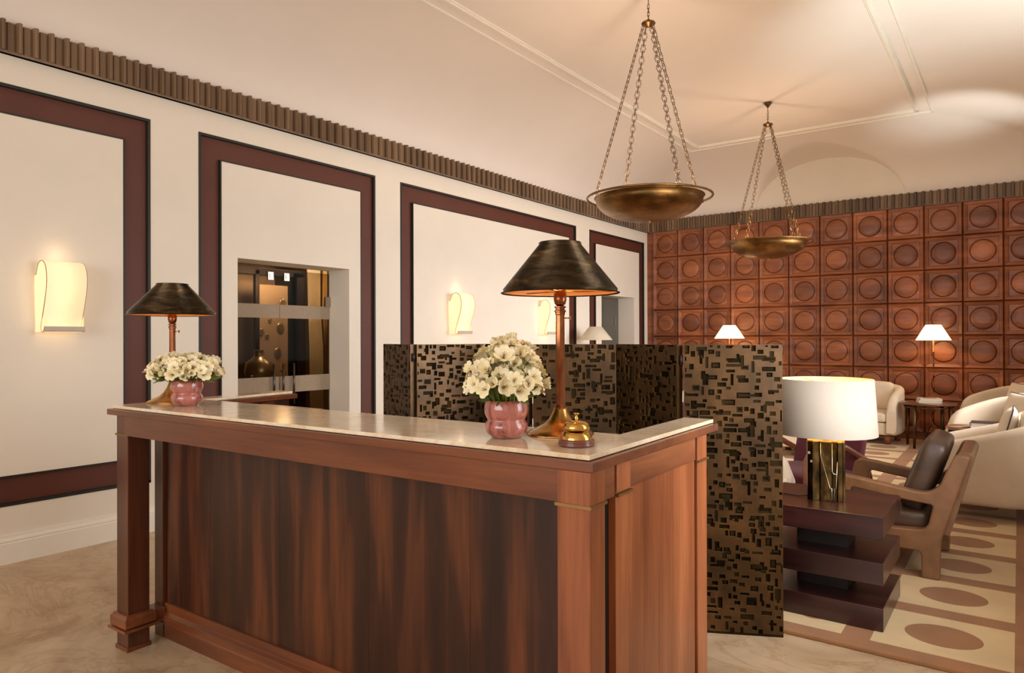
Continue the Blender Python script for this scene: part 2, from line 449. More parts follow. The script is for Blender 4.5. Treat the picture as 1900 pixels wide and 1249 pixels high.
# ------------------------------------------------------------------ room shell
XL, XR, YB, YR = -5.49, 0.60, 11.78, -3.5
ZF, ZT, ZC = 3.414, 3.62, 4.35
bm = NB(); box(bm, XL - 2.3, XR + .3, YR - .2, YB + .3, -.1, 0); struct(obj('floor', bm, 'floor'))

frames = [(-1.2, 2.736, .38), (3.131, 5.091, 0), (5.458, 9.215, .38), (9.625, 11.615, 0)]
doors = [(3.488, 4.735, 2.205), (10.02, 11.207, 2.205)]
BW = .205; FT = 3.22; GD = .034
ys = {YR, YB}; zs = {0, ZT + 1.1, FT, FT - BW, .38, .38 + BW, 2.205}
for a, b, z in frames: ys |= {a, b, a + BW, b - BW}
for a, b, z in doors: ys |= {a, b}
ys = sorted(ys); zs = sorted(zs)
def cell(y, z):
    for a, b, h in doors:
        if a < y < b and z < h: return 'hole'
    for a, b, z0 in frames:
        if a < y < b and z0 < z < FT:
            inn = a + BW < y < b - BW and z < FT - BW and (z > z0 + BW or z0 == 0)
            return 'wall' if inn else 'groove'
    return 'wall'
bw = NB(); bg = NB()
xo = {'wall': XL, 'groove': XL - GD, 'hole': XL - .32}
def q(bm, pts):
    bm.faces.new([bm.verts.new(p) for p in pts])
C = [[cell((ys[i] + ys[i + 1]) / 2, (zs[j] + zs[j + 1]) / 2) for j in range(len(zs) - 1)] for i in range(len(ys) - 1)]
for i in range(len(ys) - 1):
    for j in range(len(zs) - 1):
        c = C[i][j]; x = xo[c]; y0, y1, z0, z1 = ys[i], ys[i + 1], zs[j], zs[j + 1]
        if c != 'hole': q(bw if c == 'wall' else bg, [(x, y0, z0), (x, y1, z0), (x, y1, z1), (x, y0, z1)])
        if i + 1 < len(ys) - 1 and C[i + 1][j] != c:
            x2 = xo[C[i + 1][j]]; q(bw, [(x, y1, z0), (x2, y1, z0), (x2, y1, z1), (x, y1, z1)])
        if j + 1 < len(zs) - 1 and C[i][j + 1] != c:
            x2 = xo[C[i][j + 1]]; q(bw, [(x, y0, z1), (x2, y0, z1), (x2, y1, z1), (x, y1, z1)])
struct(obj('wall_left', bw, 'wall'))
bg.free()
# maroon bands with black edge strips, one per panel
for k, (a, b, z0) in enumerate(frames):
    bm = NB(); e = .021; f0 = XL - GD; f1 = f0 + .004
    zi = z0 + BW
    def bar(y0, y1, za, zb, mi=0, x1=f1, x0=f0 - .004): box(bm, x0, x1, y0, y1, za, zb, mi)
    bar(a, b, FT - BW, FT); bar(a, a + BW, z0, FT - BW); bar(b - BW, b, z0, FT - BW)
    if z0: bar(a + BW, b - BW, z0, zi)
    s = XL + .004
    bar(a, b, FT - e, FT, 1, s); bar(a, a + e, z0, FT - e, 1, s); bar(b - e, b, z0, FT - e, 1, s)
    e2 = .011
    bar(a + BW - e2, b - BW + e2, FT - BW, FT - BW + e2, 1, s); bar(a + BW - e2, a + BW, zi if z0 else 0, FT - BW, 1, s)
    bar(b - BW, b - BW + e2, zi if z0 else 0, FT - BW, 1, s)
    if z0: bar(a, b, z0, z0 + e, 1, s); bar(a + BW - e2, b - BW + e2, zi - e2, zi, 1, s)
    struct(obj('trim_%d' % (k + 1), bm, ['band', 'black']))
# baseboard
bm = NB()
prof = [(XL, 0), (XL + .032, 0), (XL + .032, .135), (XL + .026, .142), (XL + .030, .15), (XL + .026, .162), (XL + .012, .168), (XL + .012, .188), (XL, .19)]
edges = [YR] + [v for d in doors for v in d[:2]] + [YB - .06]
for a, b in zip(edges[::2], edges[1::2]):
    prism(bm, prof, a, b, 'Y')
struct(obj('baseboard_left', bm, 'white'))
# right and rear walls (never in frame from the camera)
def holed(name, fixed, lo, hi, holes, zt=4.7, axis='X', th=.2, mat='wall'):
    bm = NB(); cuts = sorted(holes)
    def bx(a, b, z0, z1):
        if axis == 'X': box(bm, fixed, fixed + th, a, b, z0, z1)
        else: box(bm, a, b, fixed - th, fixed, z0, z1)
    p = lo
    for a, b, z0, z1 in cuts:
        bx(p, a, 0, zt); bx(a, b, 0, z0); bx(a, b, z1, zt); p = b
    bx(p, hi, 0, zt); return struct(obj(name, bm, mat))
wins = [(2.0, 4.4, .9, 2.9), (6.7, 9.7, .95, 2.95)]
holed('wall_right', XR, YR, YB, wins)
holed('wall_rear', YR, XL, XR, [(-3.9, .1, .9, 3.3)], axis='Y')
for k, (a, b, z0, z1) in enumerate(wins):
    bm = NB()
    for yy in (a, (a + b) / 2 - .02, b - .04): box(bm, XR + .04, XR + .1, yy, yy + .04, z0, z1)
    for zz in (z0, z1 - .04): box(bm, XR + .04, XR + .1, a, b, zz, zz + .04)
    struct(obj('window_%d' % (k + 1), bm, 'white'))
bm = NB()
for xx in (-3.9, -1.92, .06): box(bm, xx, xx + .04, YR - .1, YR - .05, .9, 3.3)
for zz in (.9, 3.26): box(bm, -3.9, .1, YR - .1, YR - .05, zz, zz + .04)
struct(obj('window_3', bm, 'white'))

# back wall: plaster above, coffered wood below
SQ = .4728
bm = NB(); box(bm, XL - .3, XR + .2, YB, YB + .2, 0, 4.7); struct(obj('wall_back', bm, 'wall'))
bm = NB(); tl = bm.faces.layers.float.new('tone')
def sqpt(i, n, h):
    a = 2 * PI * i / n; c, s = math.cos(a), math.sin(a); k = h / max(abs(c), abs(s)); return c * k, s * k
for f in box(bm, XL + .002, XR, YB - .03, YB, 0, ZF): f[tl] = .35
N = 32; x0g = -5.364; z0g = 3.418
for ci in range(13):
    for ri in range(7):
        cx = x0g + (ci + .5) * SQ; cz = z0g - (ri + .5) * SQ; h = SQ / 2
        if cx + h > XR + .02: continue
        tf, td = rnd.random(), rnd.random()
        yb = YB - .03
        loops = []
        for kind, r, d in (('s', h, .0), ('s', h - .004, .006), ('s', h - .012, .034), ('s', h - .052, .022), ('s', h - .060, .010), ('m', .0, .010), ('c', .160, .012), ('c', .154, .001), ('c', .149, .003), ('c', .146, .018), ('c', .135, .023), ('c', .08, .028)):
            lp = []
            for i in range(N):
                a = 2 * PI * i / N
                if kind == 's': u, v = sqpt(i, N, r)
                elif kind == 'c': u, v = r * math.cos(a), r * math.sin(a)
                else:
                    u1, v1 = sqpt(i, N, h - .060); u, v = (u1 + .160 * math.cos(a)) / 2, (v1 + .160 * math.sin(a)) / 2
                lp.append(bm.verts.new((cx + u, yb - d, cz + v)))
            loops.append(lp)
        for k in range(len(loops) - 1):
            for i in range(N):
                j = (i + 1) % N
                f = bm.faces.new((loops[k][i], loops[k][j], loops[k + 1][j], loops[k + 1][i]))
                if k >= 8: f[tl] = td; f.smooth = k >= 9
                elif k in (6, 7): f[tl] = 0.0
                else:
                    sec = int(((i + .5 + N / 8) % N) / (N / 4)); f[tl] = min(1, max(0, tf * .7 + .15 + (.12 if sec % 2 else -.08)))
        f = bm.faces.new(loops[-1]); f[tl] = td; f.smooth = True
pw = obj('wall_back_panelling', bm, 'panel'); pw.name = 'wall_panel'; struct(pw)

# fluted frieze
def frieze(name, length, mtx):
    bm = NB(); pitch = .0965
    box(bm, 0, length, 0, .035, ZF, ZT, mtx=mtx)
    box(bm, 0, length, 0, .062, ZF, ZF + .010, mtx=mtx)
    n = int(length / pitch)
    for i in range(n):
        x = .03 + i * pitch
        poly = [(x + .020 * math.cos(t), .034 + .044 * math.sin(t)) for t in [PI * k / 6 for k in range(7)]]
        prism(bm, poly[::-1], ZF + .010, ZT + .006, 'Z', mtx=mtx)
        if i < n - 1: box(bm, x + .030, x + pitch - .030, .03, .044, ZF + .012, ZT, mtx=mtx)
    return struct(obj(name, bm, 'frieze'))
mL = Matrix(((0, 1, 0, XL), (1, 0, 0, YR), (0, 0, 1, 0), (0, 0, 0, 1)))
frieze('trim_5', YB - YR, mL)
mB = Matrix(((1, 0, 0, XL), (0, -1, 0, YB), (0, 0, 1, 0), (0, 0, 0, 1)))
frieze('trim_6', XR - XL, mB)

# coved ceiling with a lunette over the back wall
bm = NB(); nx, ny = 116, 250; XC = (XL + XR) / 2; CW = 1.62
def zceil(x, y):
    d = min(x - XL, XR - x, YB - y, y - YR); d = max(d, 0)
    t = min(d / CW, 1); z = ZT + (ZC - ZT) * math.sqrt(max(0, 1 - (1 - t) ** 2.2)) ** 1.15
    for lc, lr, ax in ((XC, 1.08, 'B'),):
        u = abs(x - lc) / lr
        if y > 8.8 and u < 1: z = max(z, ZT + .70 * math.sqrt(1 - u * u))
    return min(z, ZC)
G = []
for i in range(nx + 1):
    u = i / nx; x = XL + (XR - XL) * u; row = []
    for j in range(ny + 1):
        v = j / ny; v = 1 - (1 - v) ** 1.35; y = YR + (YB - YR) * v
        row.append(bm.verts.new((x, y, zceil(x, y))))
    G.append(row)
for i in range(nx):
    for j in range(ny):
        f = bm.faces.new((G[i][j], G[i][j + 1], G[i + 1][j + 1], G[i + 1][j])); f.smooth = True
struct(obj('ceiling', bm, 'ceil'))
# ceiling mouldings: two concentric raised rectangles
def mould(name, xa, xb, ya, yb, wd, ht, steps):
    bm = NB()
    for s, (o, ww, hh) in enumerate(steps):
        for (p0, p1, p2, p3) in ((xa - o - ww, xa - o, ya, yb + o + ww), (xb + o, xb + o + ww, ya, yb + o + ww)):
            box(bm, p0, p1, p2, p3, ZC - hh, ZC + .01)
        box(bm, xa - o - ww, xb + o + ww, yb + o, yb + o + ww, ZC - hh, ZC + .01)
    return struct(obj(name, bm, 'white'))  # whiter than the ceiling, painting in the light from the right
mould('trim_7', -3.84, -1.05, YR + 1.6, 10.0, 0, 0, [(0, .018, .014), (.018, .022, .026), (.040, .012, .016)])
mould('trim_8', -4.03, -.875, YR + 1.6, 10.19, 0, 0, [(0, .020, .016)])

# ------------------------------------------------------------------ glass doors and the room behind
XG = -5.806
d0, d1, dz = doors[0]
dr = bpy.data.objects.new('door_1', None); COL.objects.link(dr); struct(dr)
for (a, b) in ((d0, 4.124), (4.132, 4.728)):
    bm = NB(); box(bm, XG, XG + .012, a, b, .01, 2.17); g = obj('glass_leaf', bm, 'glass', dr)
    bm = NB(); box(bm, XG + .013, XG + .015, a, b, 1.70, 1.83); box(bm, XG + .013, XG + .015, a, b, .975, 1.135); obj('frosted_band', bm, 'frost', g)
for y in (4.04, 4.145, 4.265):
    bm = NB(); tube(bm, [(XG + .05, y, .86), (XG + .05, y, 1.26)], .011, 10); box(bm, XG, XG + .05, y - .006, y + .006, 1.18, 1.19); obj('door_handle', bm, 'pole_steel', dr)
for y0, z in ((4.02, 2.14), (4.2, 2.14)):
    bm = NB(); box(bm, XG + .012, XG + .03, y0 - .03, y0 + .03, z - .075, z + .0); box(bm, XG + .03, XG + .034, y0 - .012, y0 + .012, z - .06, z - .015); obj('glass_clamp', bm, 'steel', dr)
bm = NB(); box(bm, XG + .012, XG + .03, 4.665, 4.735, 1.83, 1.93); box(bm, XG + .03, XG + .034, 4.71, 4.725, 1.84, 1.92); obj('hinge', bm, 'steel', dr)
d2 = bpy.data.objects.new('door_2', None); COL.objects.link(d2); struct(d2)
bm = NB(); box(bm, XL - .335, XL - .31, 10.02, 11.207, .0, 2.205); obj('door_leaf', bm, 'grey_glass', d2)
bm = NB(); box(bm, XL - .31, XL - .28, 11.02, 11.07, 1.72, 1.86); tube(bm, [(XL - .28, 10.2, .95), (XL - .28, 10.2, 1.25)], .012, 8); obj('lock', bm, 'steel', d2)
# closet-like room seen through the glass
bm = NB()
box(bm, -8.0, -7.9, 3.0, 6.8, 0, 2.9); box(bm, -8.0, XL - .32, 2.9, 3.0, 0, 2.9); box(bm, -8.0, XL - .32, 6.8, 6.9, 0, 2.9)
struct(obj('wall_vestibule', bm, 'taupe'))
bm = NB(); box(bm, -8.0, XL - .32, 2.9, 6.9, 2.7, 2.8); struct(obj('ceiling_vestibule', bm, 'taupe'))
bm = NB()
box(bm, -5.83, -5.81, 4.735, 6.9, 0, 2.9); box(bm, -5.83, -5.81, 2.9, 3.488, 0, 2.9); box(bm, -5.83, -5.81, 3.488, 4.735, 2.205, 2.9)
struct(obj('wall_partition', bm, 'taupe'))
# display cabinet with dark frame
cb = thing('display_cabinet', 'dark framed display cabinet standing behind the glass doors', 'cabinet', (-7.45, 5.1, 0))
bm = NB()
for y in (-.62, -.16, .38): box(bm, .0, .05, y, y + .05, 0, 2.33)
box(bm, 0, .05, -.62, .54, 2.28, 2.36); box(bm, -.35, .05, .38, .56, 0, 2.33); box(bm, -.35, .05, -.62, .56, .92, .95)
obj('cabinet_frame', bm, 'dark', cb)
bm = NB(); box(bm, -.36, -.34, -.62, .56, 0, 2.3); obj('back_panel', bm, 'safe', cb)
bm = NB(); box(bm, -.33, .04, -.6, .54, 0, .90); obj('lower_chest', bm, 'dark', cb)
pn = tag(obj('decorated_panel', (lambda b: (box(b, -7.44, -7.41, 5.00, 5.40, .96, 2.16), b)[1])(NB()), 'safe'), 'tall pale enamel panel with round crests, inside the display cabinet', 'panel')
def disc(name, y, z, r, parent):
    bm = NB(); lathe(bm, [(0.001, .014), (r * .5, .012), (r * .62, .016), (r * .7, .010), (r * .85, .016), (r, .0)], 20)
    bmesh.ops.rotate(bm, verts=bm.verts, cent=(0, 0, 0), matrix=Matrix.Rotation(PI / 2, 3, 'Y'))
    bmesh.ops.scale(bm, verts=bm.verts, vec=(1, .72, 1))
    bmesh.ops.translate(bm, verts=bm.verts, vec=(-7.41, y, z)); return obj(name, bm, 'silver', parent)
disc('round_crest', 5.29, 1.63, .075, pn); disc('round_crest', 5.25, 1.32, .07, pn); disc('round_crest', 5.32, 1.95, .06, pn)
disc('small_crest', 5.14, 1.72, .035, pn); disc('small_crest', 5.10, 1.53, .035, pn); disc('round_crest', 5.02, 1.58, .05, pn)
jar = tag(obj('silver_jar', (lambda b: (lathe(b, [(.001, 0), (.09, 0), (.14, .06), (.17, .16), (.15, .27), (.07, .33), (.055, .35), (.055, .41), (.065, .42), (.05, .42), (.04, .36)], 28, -7.25, 4.88, .95), b)[1])(NB()), 'silver'), 'round silver flask jar with a short neck on the cabinet shelf', 'jar')
for y, hgt in ((4.70, .13), (4.98, .11), (5.14, .16)):
    tag(obj('small_silver_pot', (lambda b: (lathe(b, [(.001, 0), (.03, 0), (.035, hgt * .5), (.015, hgt * .6), (.02, hgt * .8), (.022, hgt), (.001, hgt)], 14, -7.13, y, .95), b)[1])(NB()), 'silver'),
        {4.70: 'small silver pot left of the silver jar in the cabinet', 4.98: 'small silver pot just right of the silver jar in the cabinet', 5.14: 'taller small silver pot behind the glass door handles'}[y], 'pot', 'small silver pots in the cabinet')
bm = NB()
for i in range(9):
    y = 5.70 + i * .022; tube(bm, [(-7.4, y, 2.5), (-7.4, y + (.02 if i < 5 else .0), 1.9), (-7.4, y + .04, 1.42), (-7.4, y + .05, .03)], .018, 8)
cur = tag(obj('pale_curtain', bm, 'curtain'), 'pale curtain hanging behind the right glass door leaf', 'curtain')
bm = NB()
for i in range(4):
    y = 5.92 + i * .02; tube(bm, [(-7.36, y, 2.5), (-7.36, y - .01, 1.9), (-7.36, y + .03, 1.42)], .014, 8)
tag(obj('gold_curtain', bm, 'curtain_gold'), 'gold curtain edge beside the pale curtain behind the glass door', 'curtain')
point('cabinet_light', (-7.0, 5.05, 2.2), 14, WARM, .08)
point('vestibule_light', (-6.7, 5.9, 2.4), 9, WARM, .1)

# ------------------------------------------------------------------ reception desk
DA = math.radians(1.45); BO = Vector((-.931, 1.644, 0))
MD = Matrix.Translation(BO) @ Matrix.Rotation(DA, 4, 'Z')      # local: x negative along the front, y to the back
desk = thing('reception_desk', 'long polished brown wood reception desk with corner posts in the foreground', 'desk', BO, DA)
RZ0, RZ1 = 1.134, 1.162; TZ = 1.178
LW = 2.66; DEP = .47
WINGA = math.radians(7.0)
# left wing frame: starts at left front, flares outwards
MW = Matrix.Translation((-LW, 0, 0)) @ Matrix.Rotation(WINGA, 4, 'Z')
def dpart(name, fn, mats, bev=.003, par=None):
    bm = NB(); fn(bm); o = obj(name, bm, mats, par or desk); 
    if bev: bevel(o, bev)
    return o
def rim(bm):
    poly = [(-LW, 0), (0, 0), (0, 1.06), (-.155, 1.06), (-.155, DEP), (-LW + .16, DEP)]
    w1 = MW @ Vector((.16, 1.10, 0)); w2 = MW @ Vector((0, 1.10, 0)); w0 = MW @ Vector((.16, DEP, 0))
    poly = [(-LW, 0), (0, 0), (0, 1.05), (-.155, 1.05), (-.155, DEP), (w0.x, DEP), (w1.x, w1.y), (w2.x, w2.y)]
    prism(bm, poly, RZ0, RZ1, 'Z')
dpart('counter_rim', rim, 'desk_x', .003)
def slab(bm):
    e = .018; w0 = MW @ Vector((.14, DEP - .015, 0)); w1 = MW @ Vector((.14, 1.08, 0)); w2 = MW @ Vector((e, 1.08, 0))
    poly = [(-LW + e, e), (-e, e), (-e, 1.045), (-.137, 1.045), (-.137, DEP - .018), (w0.x, DEP - .018), (w1.x, w1.y), (w2.x, w2.y)]
    prism(bm, poly, RZ1 + .002, TZ, 'Z')
bm = NB(); slab(bm)
mt = obj('marble_countertop', bm, 'marble'); mt.location = BO; mt.rotation_euler = (0, 0, DA); bevel(mt, .002)
tag(mt, 'polished cream marble countertop lying on the wooden reception desk', 'countertop')
P1 = .105
def post(bm, x0, y0, full=True, w=P1, d=P1):
    box(bm, x0, x0 + w, y0, y0 + d, 0, RZ0)
def collar(bm, x0, x1, y0, y1):
    for g, za, zb in ((.012, .168, .176), (.022, .118, .160), (.030, .100, .112), (.006, .0, .02)):
        box(bm, x0 - g, x1 + g, y0 - g, y1 + g, za, zb)
    # sloping shoulder
    g0, g1 = .022, .010
    lo = [(x0 - g0, y0 - g0), (x1 + g0, y0 - g0), (x1 + g0, y1 + g0), (x0 - g0, y1 + g0)]
    hi = [(x0 - g1, y0 - g1), (x1 + g1, y0 - g1), (x1 + g1, y1 + g1), (x0 - g1, y1 + g1)]
    L = [bm.verts.new((a, b, .160)) for a, b in lo]; H = [bm.verts.new((a, b, .172)) for a, b in hi]
    for i in range(4): bm.faces.new((L[i], L[(i + 1) % 4], H[(i + 1) % 4], H[i]))
    bm.faces.new(H)
posts = [(-LW + .035, .03), (-.112, .002)]
for n, (x, y) in enumerate(posts):
    PD = P1 if n == 0 else .088
    p = dpart('post', lambda b: post(b, x, y, d=PD), 'desk_p' if n == 0 else 'desk_s', .003)
    def cl(b):
        collar(b, x, x + P1, y, y + PD)
        box(b, x + .008, x + P1 + .0, y + PD, .215, .100, .160)      # low stretcher to the body
        box(b, x, x + P1 + .008, y + PD, .215, .100, .112)
    dpart('post_foot', cl, 'desk_x', .002, p)
    def br(b): box(b, x - .005, x + P1 + .005, y - .005, y + PD + .005, 1.034, 1.043)
    o = dpart('brass_collar', br, 'trimbrass', 0, p)
# rails
dpart('front_rail', lambda b: (box(b, posts[0][0] + P1 + .006, posts[1][0] - .002, .014, .045, 1.040, RZ0)), 'desk_x', .002)
dpart('side_rail', lambda b: (box(b, -.042, -.014, .09, .165, 1.040, RZ0), box(b, -.042, -.014, .27, .832, 1.048, RZ0)), 'desk_y', .002)
dpart('left_rail', lambda b: box(b, -LW + .045, -LW + .07, .03 + P1, .22, 1.040, RZ0), 'desk_y', .002)
BY = .222
def body(b):
    # dark carcass
    box(b, -LW + .06, -.03, BY + .03, DEP - .02, .02, RZ0)
dpart('carcass', body, 'dark', 0)
def fpanel(b):
    xs = [-LW + .125, -LW + .50, -LW + 1.02, -1.10, -.60, -.035]
    for a, c in zip(xs[:-1], xs[1:]): box(b, a + .0006, c - .0006, BY + .010, BY + .032, .17, 1.134)
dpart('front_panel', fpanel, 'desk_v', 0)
dpart('corner_stile', lambda b: box(b, -LW + .035, -LW + .112, BY - .006, DEP - .02, 0, RZ0), 'desk_p', .002)
def plinth(b):
    pr = [(BY + .012, 0), (BY + .03, 0), (BY + .03, .20), (BY + .006, .20), (BY + .006, .165), (BY - .012, .155), (BY - .012, .12), (BY - .018, .115), (BY - .018, .103), (BY + .006, .10), (BY + .006, 0)]
    pr = [(BY + .03, 0), (BY + .03, .175), (BY - .002, .175), (BY - .002, .132), (BY - .022, .122), (BY - .022, .092), (BY - .026, .088), (BY - .026, .080), (BY - .004, .078), (BY - .004, 0)]
    prism(b, pr, -LW + .12, -.12, 'X')
dpart('plinth_moulding', plinth, 'desk_x', .0015)
# right end: panelled side
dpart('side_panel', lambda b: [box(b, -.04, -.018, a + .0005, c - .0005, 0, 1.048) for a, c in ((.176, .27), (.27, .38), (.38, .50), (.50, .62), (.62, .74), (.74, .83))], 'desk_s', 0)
dpart('side_stile', lambda b: box(b, -.04, -.012, .176, .27, 1.048, RZ0), 'desk_s', .002)
dpart('side_brass', lambda b: box(b, -.04, -.007, .176, .276, 1.036, 1.044), 'trimbrass', 0)
dpart('inner_wing_body', lambda b: box(b, -.14, -.04, .2, 1.02, 0, RZ0), 'dark', 0)
bp = dpart('rear_post', lambda b: box(b, -.13, -.012, .848, .95, 0, RZ0), 'desk_s', .003)
dpart('brass_collar', lambda b: box(b, -.135, -.006, .843, .957, 1.036, 1.044), 'trimbrass', 0, bp)
# left wing body
def wing(b):
    box(b, .03, .13, DEP - .1, 1.06, 0, RZ0, mtx=MW)
dpart('left_wing_body', wing, 'desk_v', 0)
dpart('back_ledge', lambda b: box(b, -2.10, -1.66, DEP + .0, DEP + .016, 1.10, 1.176), 'desk_x', .002)

# ------------------------------------------------------------------ things on the desk
def desk_lamp(name, label, loc, rz, r, hs, base_r):
    t = thing(name, label, 'table lamp', loc, rz, None)
    zb, zt_, rt = hs * .737, hs, r * .33
    b = NB()   # trumpet-footed square base, flares out to the sides
    N_ = 32; prof = [(1.0, 0, .35), (1.0, .004, .35), (.93, .010, .3), (.74, .020, .2), (.50, .034, .1), (.34, .052, 0), (.25, .072, 0), (.21, .082, 0), (.20, .088, 0)]
    rings = []
    for s, z, sq in prof:
        ring = []
        for i in range(N_):
            a = 2 * PI * i / N_; c, sn = math.cos(a), math.sin(a)
            rr = base_r * s * (1 + .10 * (1 - abs(math.cos(2 * a))) * (s > .3))
            ring.append(b.verts.new((rr * c * .95, rr * sn * .95, z)))
        rings.append(ring)
    for k in range(len(rings) - 1):
        for i in range(N_):
            f = b.faces.new((rings[k][i], rings[k][(i + 1) % N_], rings[k + 1][(i + 1) % N_], rings[k + 1][i])); f.smooth = True
    b.faces.new(rings[0][::-1]); b.faces.new(rings[-1])
    obj('lamp_base', b, 'brass', t)
    b = NB(); lathe(b, [(.021, .086), (.019, .094), (.0165, .10), (.0145, zb - .075), (.0165, zb - .072), (.0165, zb - .066), (.0195, zb - .064), (.0195, zb - .060), (.0155, zb - .057), (.0155, zb - .052), (.0195, zb - .050), (.0195, zb - .046), (.013, zb - .043)], 8, smooth=False, cap=True)
    obj('pole', b, 'copper', t)
    b = NB(); lathe(b, [(.010, zb - .044), (.018, zb - .038), (.0215, zb - .024), (.0215, zb - .004), (.018, zb), (.018, zb + .01)], 20, cap=True); obj('socket', b, 'copper', t)
    b = NB(); tube(b, [(.015, 0, zb - .085), (.034, 0, zb - .085)], .0025, 6); box(b, .032, .036, -.006, .006, zb - .091, zb - .079); obj('switch_key', b, 'brass', t)
    b = NB(); th = .0025
    lathe(b, [(r, zb), (r - .002, zb - .003), (r - .010, zb + .001), (r * .96, zb + .012), (rt + .004, zt_ - .006), (rt + .006, zt_ - .003), (rt + .004, zt_)], 48)
    sh = obj('lamp_shade', b, 'bronze_shade', t)
    b = NB(); lathe(b, [(r - .011, zb + .0005), (r * .955, zb + .010), (rt, zt_ - .008), (rt, zt_ - .001), (rt * .15, zt_ + .004), (.001, zt_ + .004)], 48); obj('shade_lining', b, 'shade_in', sh)
    b = NB()
    for k in range(3):
        a = 2 * PI * k / 3 + .25; tube(b, [(0, 0, zb + .004), (r * .90 * math.cos(a), r * .90 * math.sin(a), zb + .007)], .0022, 6)
    obj('shade_spider', b, 'brass', sh)
    b = NB(); lathe(b, [(.001, zb + .012), (.02, zb + .02), (.026, zb + .045), (.018, zb + .07), (.001, zb + .078)], 14); obj('bulb', b, 'bulb', t)
    lt = point(name + '_light', (0, 0, zb + .045), 5.0, WARM2, .026); lt.parent = t
    lt.data.name = 'lamp_light'
    return t
desk_lamp('table_lamp', 'bronze cone-shaded brass table lamp on the desk beside the service bell', (-1.245, 1.985, TZ), .5, .200, .643, .118)
desk_lamp('table_lamp', 'bronze cone-shaded brass table lamp on the left end of the desk', (-3.50, 1.855, TZ), .5, .215, .605, .12)

def vase(label, loc, s):
    t = thing('flower_vase', label, 'vase', loc)
    fl = lambda a, z: 1 + .005 * math.sin(26 * a)
    b = NB()
    pr = [(.001, 0), (.042, 0), (.050, .004), (.064, .016), (.0705, .032), (.069, .046), (.062, .056), (.0605, .060), (.063, .064), (.070, .078), (.0725, .094), (.070, .110), (.066, .120), (.064, .123), (.060, .120), (.060, .105), (.055, .06), (.001, .05)]
    lathe(b, [(r * s, z * s) for r, z in pr], 56, flute=fl)
    obj('vase_body', b, 'glaze', t); return t
vase('pink glazed vase of white flowers next to the service bell', (-1.345, 1.815, TZ), 1.0)
vase('pink glazed vase of white flowers at the left end of the desk', (-3.26, 1.80, TZ), 1.02)

def blossom_mesh(kind=0):
    b = NB(); rr = random.Random(11 + kind)
    L = .029
    for k in range(6):
        a = k * PI / 3 + rr.uniform(-.1, .1); wd = .0105 if k % 2 else .0140; op = (.62 if kind == 0 else .36) + rr.uniform(-.08, .08)
        rows = []
        for i in range(6):
            t = i / 5; l = L * t
            out = math.sin(op * (0.5 + t * .9)) * l + .002; up = math.cos(op * (.5 + t * .9)) * l
            ww = wd * math.sin(PI * min(1, .10 + t * .82)) ** .7
            rows.append([b.verts.new((out * math.cos(a) - s * ww * math.sin(a), out * math.sin(a) + s * ww * math.cos(a), up + (abs(s) * .003 * t))) for s in (-1, 0, 1)])
        for i in range(5):
            for j in range(2):
                f = b.faces.new((rows[i][j], rows[i][j + 1], rows[i + 1][j + 1], rows[i + 1][j])); f.smooth = True
    for k in range(4):
        a = k * 1.6; tube(b, [(0, 0, .004), (.004 * math.cos(a), .004 * math.sin(a), L * .75)], .0006, 4, mi=1)
    tube(b, [(0, 0, 0.004), (0, 0, -.012)], [.003, .0016], 6, mi=2)
    return b
def leaf_mesh():
    b = NB(); rows = []
    for i in range(7):
        t = i / 6; l = .055 * t; ww = .008 * math.sin(PI * min(.97, .08 + .9 * t))
        rows.append([b.verts.new((s * ww, 0.004 * abs(s) + .012 * t * t, l)) for s in (-1, 0, 1)])
    for i in range(6):
        for j in range(2):
            f = b.faces.new((rows[i][j], rows[i][j + 1], rows[i + 1][j + 1], rows[i + 1][j])); f.smooth = True
    return b
_me = {}
def bouquet(label, loc, rx, rz_, hb, n, seed, flat):
    t = thing('flower_bouquet', label, 'flowers', loc); r = random.Random(seed)
    def inst(name, key, maker, mats, p, d, s):
        if key not in _me:
            o = obj(name, maker(), mats, t); _me[key] = o.data
        else:
            o = bpy.data.objects.new(name, _me[key]); COL.objects.link(o); o.parent = t
        qn = Vector(d).to_track_quat('Z', 'Y'); o.rotation_mode = 'QUATERNION'
        o.rotation_quaternion = qn @ Matrix.Rotation(r.uniform(0, 6.28), 3, 'Z').to_quaternion()
        o.location = p; o.scale = (s, s, s); return o
    stems = NB(); ga = PI * (3 - math.sqrt(5))
    for i in range(n):
        f = (i + .5) / n; zc = 1 - f * 1.12; th = i * ga
        sr = math.sqrt(max(0, 1 - min(1, abs(zc)) ** 2))
        d = Vector((sr * math.cos(th), sr * math.sin(th), zc * .9 + .12)).normalized()
        k = r.uniform(.70, 1.1)
        p = Vector((d.x * rx * k, d.y * rx * k, hb + max(-.018, d.z * rz_ * k + .004)))
        d2 = (d + Vector((r.uniform(-.4, .4), r.uniform(-.4, .4), r.uniform(-.1, .35)))).normalized()
        inst('blossom', 'b%d' % (i % 3 == 0), lambda: blossom_mesh(i % 3 == 0), ['petal', 'stamen', 'bud'], p - d2 * .02, d2, r.uniform(1.0, 1.5))
        q0 = Vector((d.x * .022, d.y * .022, -.05)); q1 = (q0 + p) * .5 + Vector((0, 0, .012))
        tube(stems, [q0, q1, p - d2 * .025], .0016, 5)
    for i in range(int(n * .9)):
        th = r.uniform(0, 6.28); e = r.uniform(-.1, 1.2)
        d = Vector((math.cos(th) * math.cos(e), math.sin(th) * math.cos(e), math.sin(e)))
        p = Vector((d.x * rx * .55, d.y * rx * .55, hb * .5 + d.z * rz_ * .5))
        inst('leaf', 'leaf', leaf_mesh, 'leaf', p, d, r.uniform(.8, 1.25))
    obj('stems', stems, 'leaf', t)
    return t
